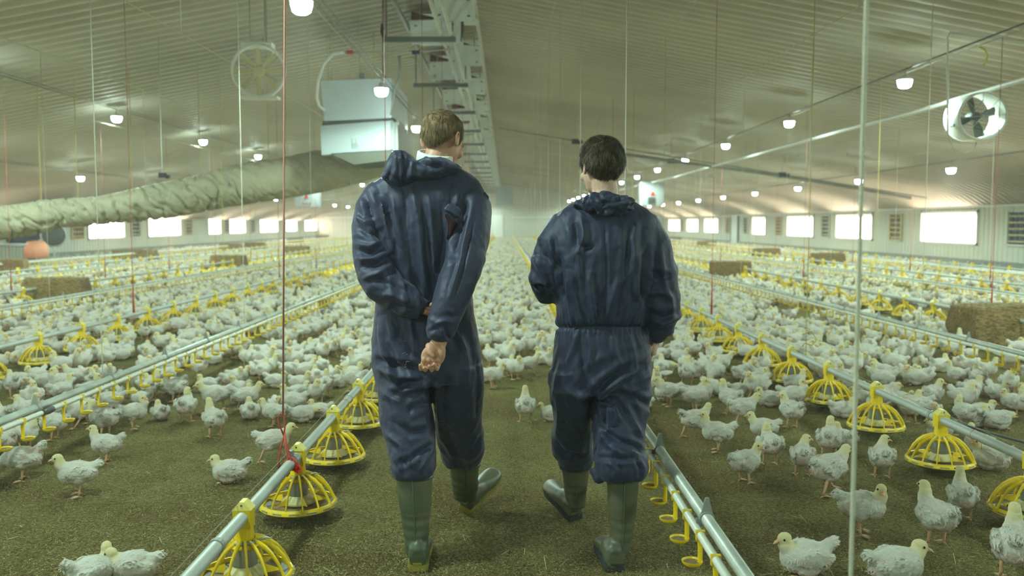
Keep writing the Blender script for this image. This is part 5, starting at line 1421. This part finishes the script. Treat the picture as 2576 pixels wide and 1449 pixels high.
# ---------------------------------------------------------------- left walker
def walker_left():
    YT = 3.62
    t = thing('person', 'taller person in a navy hooded coverall and green boots, hands clasped behind the back', 'person', (at(1090, 562, 3.6).x, 3.6, 0))
    t.location = (0, 0, 0)
    lean = lambda y: YT
    rg = lambda y, a, b, hd, Y=YT: ringpx(y, a, b, Y, hd)
    mb = MB()
    mb.rings(interp_rings([rg(412, 1046, 1138, .06, 3.63), rg(428, 1005, 1162, .080), rg(445, 960, 1190, .098), rg(470, 930, 1212, .115), rg(520, 924, 1208, .135), rg(590, 928, 1198, .145), rg(660, 936, 1190, .145), rg(720, 944, 1188, .138),
                           rg(775, 944, 1192, .136), rg(820, 939, 1199, .140), rg(880, 936, 1207, .150), rg(930, 939, 1212, .148), rg(962, 945, 1214, .135)], 4), 40, p=2.35)
    # left leg (standing) and right leg (swung forward)
    mb.rings(interp_rings([rg(915, 938, 1080, .135), rg(960, 944, 1083, .130, 3.61), rg(1010, 951, 1086, .122, 3.59), rg(1060, 958, 1089, .115, 3.57), rg(1110, 970, 1094, .110, 3.545), rg(1150, 980, 1097, .104, 3.525), rg(1180, 984, 1092, .092, 3.51), rg(1196, 986, 1086, .080, 3.505)], 4), 32, p=2.2)
    mb.rings(interp_rings([rg(915, 1075, 1213, .135), rg(960, 1078, 1216, .130, 3.64), rg(1010, 1086, 1215, .122, 3.70), rg(1055, 1092, 1212, .115, 3.77), rg(1095, 1097, 1217, .112, 3.85), rg(1128, 1104, 1219, .104, 3.90), rg(1152, 1112, 1213, .092, 3.94), rg(1169, 1122, 1203, .078, 3.96)], 4), 32, p=2.2)
    # sleeves
    A = lambda x, y, Y: at(x, y, Y)
    mb.tube([A(990, 478, 3.61), A(960, 490, 3.60), A(940, 528, 3.575), A(932, 600, 3.53), A(938, 655, 3.50), A(952, 697, 3.475)], [.045, .068, .080, .076, .078, .080], 24)
    mb.tube([A(945, 680, 3.485), A(965, 715, 3.46), A(1000, 742, 3.44), A(1040, 765, 3.43), A(1066, 780, 3.43)], [.082, .080, .070, .056, .040], 24)
    mb.tube([A(1150, 475, 3.62), A(1176, 488, 3.61), A(1186, 522, 3.58), A(1184, 590, 3.53), A(1172, 650, 3.47)], [.045, .068, .081, .080, .078], 24)
    mb.tube([A(1176, 640, 3.48), A(1158, 690, 3.42), A(1136, 745, 3.385), A(1118, 795, 3.37), A(1106, 838, 3.365), A(1102, 856, 3.365)], [.078, .075, .070, .064, .058, .042], 24)
    me = remeshed(mb, .0062, 3, 'coverall')
    V = get_co(me)
    crumple(me, .011, (7, 7, 2.2), 3.0, None)
    crumple(me, .005, (13, 13, 10), 8.0)
    F_ = [([(1040, 480), (1055, 560), (1066, 680), (1078, 740)], .016, 9), ([(1018, 470), (1022, 560), (1034, 660), (1052, 740)], -.012, 9), ([(1080, 500), (1088, 600), (1092, 690)], .012, 9), ([(990, 500), (996, 590), (1014, 690)], .012, 9),
          ([(958, 505), (975, 570), (992, 650)], .014, 9), ([(970, 500), (985, 560), (1000, 640)], -.011, 8), ([(1110, 510), (1118, 600), (1108, 680)], -.010, 9), ([(1138, 470), (1150, 490), (1146, 520)], .014, 8),
          ([(920, 490), (940, 560), (960, 610)], -.018, 9), ([(897, 570), (930, 590), (955, 584)], -.014, 8), ([(893, 545), (920, 560), (945, 552)], .010, 7), ([(898, 630), (930, 640), (965, 622)], -.015, 8), ([(897, 612), (930, 620), (960, 605)], .010, 7), ([(905, 672), (940, 668), (985, 640)], -.015, 8), ([(900, 650), (945, 655), (985, 632)], .011, 7), ([(912, 700), (950, 690), (990, 665)], .012, 8),
          ([(960, 740), (990, 745), (1030, 760)], .010, 9), ([(940, 700), (985, 715), (1030, 735)], -.009, 9), ([(985, 770), (1020, 775), (1050, 785)], -.008, 7),
          ([(1172, 500), (1160, 560), (1140, 640)], -.020, 10), ([(1180, 560), (1162, 650), (1132, 750)], .010, 6), ([(1187, 560), (1168, 655), (1138, 755)], -.009, 5), ([(1120, 790), (1140, 800), (1152, 790)], -.008, 7), ([(1075, 800), (1100, 812), (1130, 806)], .008, 7), ([(1075, 835), (1095, 828), (1110, 845)], -.009, 6), ([(1120, 825), (1126, 845), (1135, 855)], -.010, 5),
          ([(955, 810), (962, 870), (985, 950), (1010, 1010)], .015, 9), ([(975, 800), (985, 860), (1015, 920), (1050, 960)], .013, 8), ([(1000, 800), (1008, 850), (1040, 905)], -.012, 8), ([(1030, 805), (1040, 850), (1046, 900)], .012, 7),
          ([(948, 905), (990, 918), (1040, 925), (1075, 950)], -.018, 10), ([(955, 930), (1000, 950), (1050, 945)], .012, 9), ([(985, 1000), (1020, 965), (1070, 955)], -.012, 9), ([(960, 985), (1000, 1010), (1020, 1060)], .015, 10), ([(975, 975), (1010, 985), (1060, 975)], .010, 8), ([(1020, 1040), (1050, 1020), (1080, 1015)], -.010, 9),
          ([(970, 1090), (1010, 1120), (1030, 1160)], .016, 9), ([(985, 1060), (1030, 1090), (1080, 1080)], -.012, 9), ([(1000, 1170), (1040, 1150), (1085, 1120)], -.013, 8), ([(1060, 1180), (1075, 1150), (1088, 1125)], .012, 6), ([(985, 1140), (1000, 1165), (1012, 1185)], .012, 7),
          ([(1150, 830), (1170, 880), (1180, 940)], .012, 9), ([(1165, 900), (1180, 980), (1185, 1060)], .010, 9), ([(1200, 900), (1205, 980), (1200, 1060)], -.008, 8), ([(1120, 960), (1115, 1030), (1130, 1100)], -.010, 10), ([(1105, 1090), (1125, 1120), (1140, 1150)], .012, 8), ([(1180, 1150), (1195, 1130), (1212, 1095)], -.012, 6),
          ([(1086, 960), (1090, 1030), (1094, 1100)], -.02, 8)]
    drape(me, .0055, 17, (1, .6, .15), 2, lambda V, P: bx(P, 965, 1130, 500, 800))
    drape(me, .0075, 13, (.5, 0, 1), 9, lambda V, P: bx(P, 0, 962, 535, 760))
    drape(me, .0065, 11, (.75, .3, .8), 13, lambda V, P: bx(P, 0, 9999, 870, 9999))
    folds(me, F_, YT)
    me.materials.append(cloth); link('coverall', me, t)
    # the skin: head, neck, torso, arms and hands in one surface
    b = MB(); hc = at(1112, 352, 3.64); R_ = Matrix.Rotation(radians(-33), 3, 'Z') @ Matrix.Rotation(radians(-25), 3, 'X')
    head_parts(b, hc, R_, 1.03)
    b.tube([hc + Vector((-.01, -.005, -.045)), at(1100, 400, 3.625), at(1092, 430, 3.62)], [.054, .055, .062], 20)
    b.rings(interp_rings([rg(430, 1040, 1145, .055), rg(470, 965, 1180, .07), rg(600, 970, 1160, .085), rg(760, 985, 1150, .085), rg(900, 975, 1170, .09)], 3), 24)
    b.tube([A(975, 490, 3.61), A(938, 560, 3.56), A(945, 690, 3.48), A(1010, 745, 3.44), A(1062, 780, 3.435)], [.045, .045, .038, .036, .028], 14)
    b.tube([A(1165, 490, 3.61), A(1185, 560, 3.56), A(1172, 660, 3.47), A(1125, 790, 3.37), A(1104, 866, 3.362)], [.045, .045, .038, .034, .029], 14)
    b.tube([rg(900, 975, 1060, .1)[:3], at(1030, 1100, 3.56), at(1040, 1300, 3.50)], [.075, .055, .042], 14)
    b.tube([rg(900, 1100, 1180, .1)[:3], at(1150, 1090, 3.84), at(1170, 1230, 4.08)], [.075, .055, .042], 14)
    # right hand, palm to the camera, fingers curled up towards it
    H = lambda x, y, dY=0: at(x, y, 3.350 + dY)
    rh = lambda y, a, b_, hd, dY=.006: ringpx(y, a, b_, 3.350 + dY, hd)
    b.rings(interp_rings([rh(855, 1084, 1120, .024, .014), rh(866, 1078, 1119, .021, .010), rh(878, 1066, 1121, .018), rh(890, 1060, 1121, .017), rh(902, 1059, 1119, .016), rh(913, 1062, 1113, .013)], 3), 28, p=2.6)
    b.ell(H(1083, 879, -.012), (.018, .018, .025), Matrix.Rotation(-.25, 3, 'Y'), 18, 12)          # thumb mound
    b.ell(H(1111, 886, -.006), (.012, .015, .030), None, 14, 10)                                    # heel of the palm
    finger(b, [H(1078, 870, -.006), H(1079, 881, -.024), H(1083, 889, -.031), H(1088, 895, -.033)], .0125, .0095)   # thumb folded over the palm
    for x_ in (1066, 1079, 1092, 1106): b.ell(H(x_, 906, -.006), (.0095, .010, .012), None, 12, 8)  # pads at the finger roots
    for k, (x0, x1, x2, y2) in enumerate(((1066, 1058, 1057, 919), (1078, 1070, 1067, 926), (1091, 1086, 1080, 921), (1106, 1100, 1092, 916))):
        finger(b, [H(x0, 905, .004), H((x0 + x1) / 2, 920 + (k in (1, 2)) * 4, -.002), H(x1, 929 + (k in (1, 2)) * 3, -.020), H(x2, y2, -.034)], .0095 - .0006 * (k == 3), .0076)
    # left hand gripping the right forearm from the front: fingertips show at its far side
    G = lambda x, y, Y: at(x, y, Y)
    b.tube([G(1062, 780, 3.435), G(1082, 784, 3.45), G(1105, 790, 3.462)], [.028, .034, .036], 16, flat=.6)
    for k, y in enumerate((783, 792, 801, 810)):
        finger(b, [G(1105, y, 3.462), G(1132, y + 1, 3.460), G(1150, y + 2, 3.435), G(1153 - (k == 3) * 4, y + 3, 3.405)], .0088, .0075)
    finger(b, [G(1080, 778, 3.44), G(1086, 766, 3.42), G(1094, 762, 3.40)], .0095, .008)
    bm_ = remeshed(b, .0038, 2, 'body'); bm_.materials.append(skin); bo = link('body', bm_, t)
    e = MB()
    for k in (-1, 1): e.ell(hc + R_ @ Vector((k * .032, .0885, .003)), (.0068, .004, .0045), R_, 10, 8)
    e.build('eye', eyem, t, True)
    hair_mesh(hc, R_, 1.045, 3, .0065, .004, 16000, .016, hairA, -.84, t)
    # hood, shirt collar, rip with red shirt under it
    ho = [(1046, 400), (1034, 388), (1020, 380), (1004, 376), (992, 377), (984, 382), (976, 402), (966, 425), (957, 445), (962, 456), (982, 464), (1003, 473), (1020, 472), (1050, 463), (1090, 455), (1130, 443), (1164, 429), (1163, 421), (1150, 410), (1132, 402), (1110, 393), (1090, 391), (1068, 396)]
    pillow(ho, 3.555, .085, .07, 'hood', cloth, t, .007, [([(1006, 378), (1010, 420), (1008, 470)], .010, 3), ([(1014, 385), (1018, 430), (1013, 468)], -.008, 4), ([(985, 385), (985, 420), (975, 450)], -.010, 6), ([(1050, 405), (1080, 420), (1110, 415)], -.014, 8), ([(1065, 398), (1090, 408), (1120, 410)], .010, 6), ([(1030, 440), (1080, 445), (1130, 435)], .008, 8), ([(960, 440), (985, 455), (1008, 468)], .008, 5), ([(1040, 400), (1035, 430), (1030, 455)], .008, 7)], (.010, (14, 14, 10), 4.0), .0065)
    c = MB(); cc = at(1094, 396, 3.62); R2 = Matrix.Rotation(radians(9), 3, 'Y') @ Matrix.Rotation(radians(14), 3, 'X')
    c.lathe([(.064, -.03), (.076, -.03), (.074, .014), (.066, .020), (.062, .012), (.064, -.03)], cc, 32, rot=R2); c.build('shirt_collar', tee, t, True)['label'] = 'white shirt collar showing above the hood'
    # front zip neck: collar flaps round the sides of the neck
    c = MB(); c.lathe([(.080, -.06), (.104, -.07), (.100, .004), (.088, .010), (.080, -.06)], at(1095, 418, 3.63), 32, rot=R2); c.build('coverall_collar', cloth, t, True)
    pillow([(1117, 531), (1126, 545), (1134, 560), (1130, 590), (1126, 605), (1122, 600), (1126, 575), (1124, 555), (1119, 545)] + [], 3.478, .006, .02, 'torn_opening', teer, t, .003, None, None, .003)
    pillow([(1120, 534), (1134, 548), (1150, 556), (1141, 578), (1131, 603), (1127, 588), (1130, 562), (1124, 548)], 3.468, .006, .02, 'torn_opening', teer, t, .003, None, None, .003)['label'] = 'dark red shirt seen through the rip at the armpit'
    pillow([(1114, 524), (1130, 510), (1152, 518), (1164, 528), (1156, 552), (1144, 552), (1130, 538), (1120, 534)], 3.468, .007, .006, 'torn_flap', cloth, t, .004, [([(1118, 526), (1135, 532), (1152, 545)], .005, 4)], None, .004)
    pillow([(1218, 476), (1231, 494), (1233, 540), (1233, 592), (1226, 588), (1224, 540), (1215, 500)], 3.57, .012, .012, 'torn_flap', cloth, t, .004, None, None, .004)
    # straw bits stuck to the seat of the coverall
    st = MB(); r = random.Random(4)
    for k in range(16):
        x, y = 1030 + r.gauss(0, 16), 890 + r.gauss(0, 16)
        p = at(x, y, 3.470); d_ = Vector((r.gauss(0, 1), 0, r.gauss(0, 1))).normalized() * r.uniform(.003, .007); st.tube([p - d_ * .8, p + d_ * .8], .0005, 4)
    st.build('stuck_straw', M['strawstalk'], t)
    # boots
    boot(t, [ringpx(1186, 994, 1088, 3.505, .066), ringpx(1230, 1000, 1087, 3.50, .064), ringpx(1280, 1007, 1084, 3.495, .060), ringpx(1330, 1014, 1081, 3.485, .056), ringpx(1370, 1018, 1077, 3.478, .054), ringpx(1392, 1020, 1078, 3.474, .052)],
         (at(1051, 1440, 3.405).x, 3.405, 0.002), radians(3), 0, bootA, soleA, None)
    boot(t, [ringpx(1158, 1129, 1207, 3.965, .066), ringpx(1195, 1133, 1204, 4.00, .063), ringpx(1230, 1138, 1202, 4.05, .058), ringpx(1254, 1142, 1200, 4.10, .056)],
         (at(1168, 1290, 4.12).x, 4.12, 0.004), radians(-34), radians(24), bootA, soleA, None, 22)
    return t
walker_left()

# ---------------------------------------------------------------- right walker
def walker_right():
    YT = 3.55
    t = thing('person', 'shorter dark-haired person in a navy hooded coverall, one hand at the hip pocket', 'person', (0, 0, 0))
    rg = lambda y, a, b, hd, Y=YT: ringpx(y, a, b, Y, hd)
    A = lambda x, y, Y: at(x, y, Y)
    mb = MB()
    mb.rings(interp_rings([rg(492, 1478, 1566, .06, 3.56), rg(512, 1438, 1602, .08), rg(532, 1405, 1636, .10), rg(560, 1385, 1657, .118), rg(610, 1376, 1662, .140), rg(680, 1384, 1652, .150), rg(740, 1398, 1634, .150), rg(790, 1400, 1626, .142), rg(824, 1402, 1622, .128),
                           rg(850, 1396, 1632, .138), rg(900, 1391, 1637, .150), rg(950, 1386, 1638, .152), rg(985, 1381, 1638, .140)], 4), 40, p=2.4)
    mb.rings(interp_rings([rg(930, 1383, 1505, .135), rg(980, 1379, 1502, .132, 3.58), rg(1030, 1387, 1498, .122, 3.64), rg(1070, 1391, 1495, .115, 3.70), rg(1110, 1387, 1493, .112, 3.77), rg(1140, 1390, 1492, .104, 3.82), rg(1160, 1402, 1490, .094, 3.85), rg(1176, 1410, 1486, .080, 3.87)], 4), 32, p=2.2)
    mb.rings(interp_rings([rg(930, 1500, 1638, .135), rg(980, 1496, 1639, .132, 3.55), rg(1030, 1493, 1632, .124, 3.53), rg(1080, 1492, 1622, .116, 3.50), rg(1120, 1492, 1620, .112, 3.48), rg(1150, 1494, 1627, .108, 3.46), rg(1180, 1497, 1629, .100, 3.45), rg(1200, 1508, 1618, .086, 3.445)], 4), 32, p=2.2)
    mb.tube([A(1490, 1180, 3.45), A(1506, 1205, 3.43), A(1512, 1216, 3.425)], [.015, .022, .012], 12)
    # left sleeve: elbow out, forearm going forward
    mb.tube([A(1450, 548, 3.55), A(1425, 568, 3.55), A(1396, 618, 3.54), A(1376, 665, 3.54), A(1372, 712, 3.55)], [.045, .072, .076, .066, .066], 24)
    mb.tube([A(1373, 700, 3.55), A(1383, 728, 3.60), A(1398, 720, 3.72), A(1412, 700, 3.84)], [.066, .064, .055, .045], 24)
    # right sleeve
    mb.tube([A(1590, 548, 3.55), A(1618, 568, 3.55), A(1643, 620, 3.54), A(1660, 690, 3.53), A(1665, 755, 3.525)], [.045, .072, .079, .074, .073], 24)
    mb.tube([A(1665, 745, 3.525), A(1668, 790, 3.53), A(1659, 820, 3.55), A(1646, 845, 3.58)], [.073, .070, .060, .045], 24)
    me = remeshed(mb, .0062, 3, 'coverall')
    V = get_co(me); N_ = get_no(me); P = project(V)
    # gathered elastic waist
    g = np.exp(-((P[:, 1] - 824) / 26) ** 2); band = np.exp(-((P[:, 1] - 824) / 5.5) ** 2)
    ang = np.arctan2(V[:, 1] - YT, V[:, 0] - at(1512, 824, YT).x); inside = (P[:, 0] > 1392) & (P[:, 0] < 1632)
    rip = np.sin(ang * 46 + nvec(V, 4, 2) * 5)
    V += N_ * ((-.011 * band + .0045 * rip * g * (1 - band * .6)) * inside)[:, None]; set_co(me, V)
    crumple(me, .010, (7, 7, 2.2), 23.0); crumple(me, .005, (13, 13, 10), 31.0)
    F_ = [([(1521, 560), (1524, 640), (1526, 700), (1520, 760)], -.008, 5), ([(1462, 545), (1470, 590), (1450, 640), (1465, 720)], .012, 9), ([(1445, 560), (1452, 610), (1446, 680)], -.011, 9), ([(1455, 615), (1475, 625), (1492, 618)], -.010, 8), ([(1600, 560), (1592, 600), (1598, 660)], .011, 9), ([(1586, 570), (1582, 640), (1572, 700)], -.012, 9),
          ([(1480, 690), (1486, 740), (1500, 810)], .011, 8), ([(1555, 700), (1540, 750), (1522, 812)], .012, 8), ([(1575, 700), (1562, 760), (1552, 812)], -.010, 8), ([(1452, 700), (1458, 760), (1476, 812)], -.010, 7), ([(1430, 690), (1432, 750), (1440, 815)], .011, 7), ([(1600, 700), (1605, 760), (1590, 812)], .010, 7),
          ([(1405, 645), (1410, 700), (1415, 760)], -.020, 9), ([(1355, 610), (1362, 640), (1385, 655)], -.010, 7), ([(1346, 655), (1365, 690), (1380, 735)], .011, 7), ([(1380, 600), (1390, 640), (1400, 660)], .011, 7), ([(1345, 715), (1365, 735), (1395, 745)], -.010, 7),
          ([(1628, 625), (1620, 690), (1618, 760)], -.020, 9), ([(1660, 620), (1668, 680), (1672, 730)], .011, 8), ([(1640, 680), (1665, 700), (1690, 690)], -.010, 8), ([(1630, 740), (1660, 735), (1690, 750)], .010, 8), ([(1640, 790), (1670, 800), (1700, 785)], -.011, 7), ([(1650, 830), (1668, 815), (1690, 810)], .009, 6), ([(1675, 720), (1690, 760), (1692, 800)], .010, 7),
          ([(1450, 838), (1440, 880), (1425, 920)], .010, 7), ([(1480, 838), (1488, 880), (1478, 930)], .009, 7), ([(1540, 838), (1545, 880), (1562, 920)], .009, 7), ([(1580, 838), (1592, 880), (1600, 930)], .010, 7), ([(1462, 850), (1466, 930), (1480, 990), (1494, 1060)], -.013, 10),
          ([(1595, 915), (1560, 935), (1520, 965), (1500, 990)], -.020, 9), ([(1600, 930), (1560, 955), (1515, 985)], .016, 9), ([(1520, 1000), (1560, 990), (1600, 1000), (1630, 1020)], -.014, 8), ([(1510, 1010), (1545, 1025), (1560, 1060)], .012, 8), ([(1620, 965), (1600, 980), (1570, 985)], .010, 8),
          ([(1510, 1075), (1550, 1105), (1600, 1125), (1618, 1140)], -.014, 7), ([(1515, 1090), (1530, 1120), (1560, 1140)], .012, 8), ([(1570, 1010), (1590, 1050), (1615, 1100)], .011, 8), ([(1525, 1020), (1524, 1060), (1530, 1080)], -.009, 5), ([(1510, 1150), (1560, 1155), (1615, 1150)], -.010, 7), ([(1535, 1165), (1550, 1185), (1545, 1200)], .009, 6), ([(1600, 1160), (1612, 1180), (1608, 1200)], -.012, 5),
          ([(1400, 990), (1408, 1040), (1400, 1100)], .013, 8), ([(1430, 985), (1460, 1000), (1485, 995)], .010, 9), ([(1395, 1110), (1420, 1140), (1470, 1150)], -.012, 7), ([(1480, 1020), (1482, 1080), (1476, 1140)], -.009, 7), ([(1497, 985), (1495, 1060), (1494, 1150)], -.02, 8), ([(1415, 900), (1400, 950), (1392, 1000)], .010, 7)]
    drape(me, .0055, 15, (1, .6, -.15), 22, lambda V, P: bx(P, 1425, 1610, 590, 800))
    drape(me, .0065, 12, (.5, 0, 1), 29, lambda V, P: (bx(P, 0, 1402, 630, 860) + bx(P, 1632, 9999, 630, 860)))
    drape(me, .0065, 11, (-.75, .3, .8), 33, lambda V, P: bx(P, 0, 9999, 880, 9999))
    folds(me, F_, YT)
    me.materials.append(cloth2); co_ = link('coverall', me, t)
    pk = pillow([(1524, 1022), (1550, 1028), (1560, 1075), (1530, 1082), (1526, 1060)], 3.405, .006, .02, 'knee_patch', cloth2, t, .004, None, None, .004)
    b = MB(); hc = at(1513, 420, 3.57); R_ = Matrix.Rotation(radians(22), 3, 'Z') @ Matrix.Rotation(radians(-8), 3, 'X')
    head_parts(b, hc, R_, .98)
    b.tube([hc + Vector((.006, -.012, -.045)), at(1522, 478, 3.555), at(1521, 520, 3.55)], [.052, .052, .060], 20)
    b.rings(interp_rings([rg(510, 1470, 1580, .055), rg(560, 1420, 1620, .07), rg(680, 1420, 1600, .085), rg(820, 1430, 1600, .085), rg(940, 1420, 1600, .09)], 3), 24)
    b.tube([A(1415, 575, 3.55), A(1385, 660, 3.54), A(1374, 708, 3.555), A(1392, 722, 3.70), A(1414, 698, 3.86)], [.045, .036, .026, .026, .028], 14)
    b.tube([A(1630, 575, 3.55), A(1660, 690, 3.53), A(1667, 780, 3.53), A(1650, 842, 3.58), A(1643, 862, 3.60)], [.045, .040, .038, .030, .027], 14)
    b.tube([rg(940, 1400, 1480, .1)[:3], at(1440, 1080, 3.72), at(1449, 1150, 3.85), at(1450, 1240, 3.95)], [.075, .052, .036, .032], 14)
    b.tube([rg(940, 1520, 1610, .1)[:3], at(1560, 1080, 3.49), at(1562, 1300, 3.46)], [.075, .055, .042], 14)
    # right hand slipped towards the pocket
    b.tube([A(1645, 856, 3.59), A(1641, 872, 3.60), A(1636, 888, 3.60)], [.028, .036, .038], 16, flat=.6)
    for k in range(4): finger(b, [A(1641 - k * 2, 885, 3.575 + k * .02), A(1636 - k * 2, 902, 3.575 + k * .02), A(1630 - k * 2, 914, 3.575 + k * .02), A(1624 - k * 2, 920, 3.58 + k * .02)], .0088, .0072)
    finger(b, [A(1640, 868, 3.575), A(1632, 880, 3.56), A(1628, 892, 3.56)], .0095, .008)
    # left hand held in front of the chest
    b.tube([A(1414, 698, 3.86), A(1420, 690, 3.91), A(1424, 684, 3.95)], [.028, .036, .038], 16, flat=.6)
    for k in range(4): finger(b, [A(1420 + k * 9 - 14, 684, 3.95), A(1422 + k * 9 - 14, 678, 3.985), A(1424 + k * 9 - 12, 684, 4.015), A(1426 + k * 9 - 12, 696, 4.02)], .0088, .0074)
    finger(b, [A(1442, 692, 3.92), A(1450, 690, 3.95), A(1452, 694, 3.975)], .0095, .008)
    bm_ = remeshed(b, .0038, 2, 'body'); bm_.materials.append(skin2); link('body', bm_, t)
    e = MB()
    for k in (-1, 1): e.ell(hc + R_ @ (Vector((k * .032, .0885, .003)) * .98), (.0068, .004, .0045), R_, 10, 8)
    e.build('eye', eyem, t, True)
    hair_mesh(hc, R_, .985, 8, .0155, .011, 14000, .030, hairB, -.86, t)
    ho = [(1462, 500), (1474, 494), (1488, 482), (1505, 484), (1520, 480), (1540, 484), (1560, 492), (1580, 490), (1596, 500), (1600, 508), (1590, 518), (1594, 530), (1575, 542), (1550, 548), (1524, 552), (1500, 550), (1480, 540), (1462, 530), (1442, 521), (1437, 514), (1448, 506)]
    pillow(ho, 3.49, .080, .06, 'hood', cloth2, t, .006, [([(1460, 505), (1490, 520), (1500, 545)], -.012, 6), ([(1490, 488), (1486, 505), (1500, 520)], .012, 5), ([(1510, 515), (1535, 508), (1560, 500)], -.012, 6), ([(1498, 530), (1520, 538), (1545, 530)], .012, 6), ([(1555, 515), (1575, 512), (1592, 508)], .010, 5), ([(1505, 488), (1512, 500), (1520, 512)], -.010, 5), ([(1550, 530), (1565, 535), (1580, 525)], -.009, 5), ([(1470, 520), (1480, 532), (1500, 540)], .009, 5)], (.020, (17, 17, 15), 9.0), .0055)
    c = MB(); c.lathe([(.066, -.05), (.100, -.06), (.092, .004), (.080, .010), (.066, -.05)], at(1520, 512, 3.56), 32); c.build('coverall_collar', cloth2, t, True)
    boot(t, [ringpx(1188, 1526, 1608, 3.455, .062), ringpx(1250, 1528, 1604, 3.455, .060), ringpx(1310, 1533, 1597, 3.452, .056), ringpx(1355, 1534, 1589, 3.450, .053), ringpx(1390, 1528, 1585, 3.450, .051)],
         (at(1548, 1445, 3.388).x, 3.388, 0.002), radians(3), 0, bootB, soleB, None)
    boot(t, [ringpx(1162, 1411, 1484, 3.87, .060), ringpx(1205, 1416, 1481, 3.90, .058), ringpx(1245, 1422, 1475, 3.94, .054), ringpx(1272, 1426, 1472, 3.98, .053)],
         (at(1450, 1310, 4.0).x, 4.00, 0.004), radians(24), radians(16), bootB, soleB, None, -14)
    return t
walker_right()
haze()
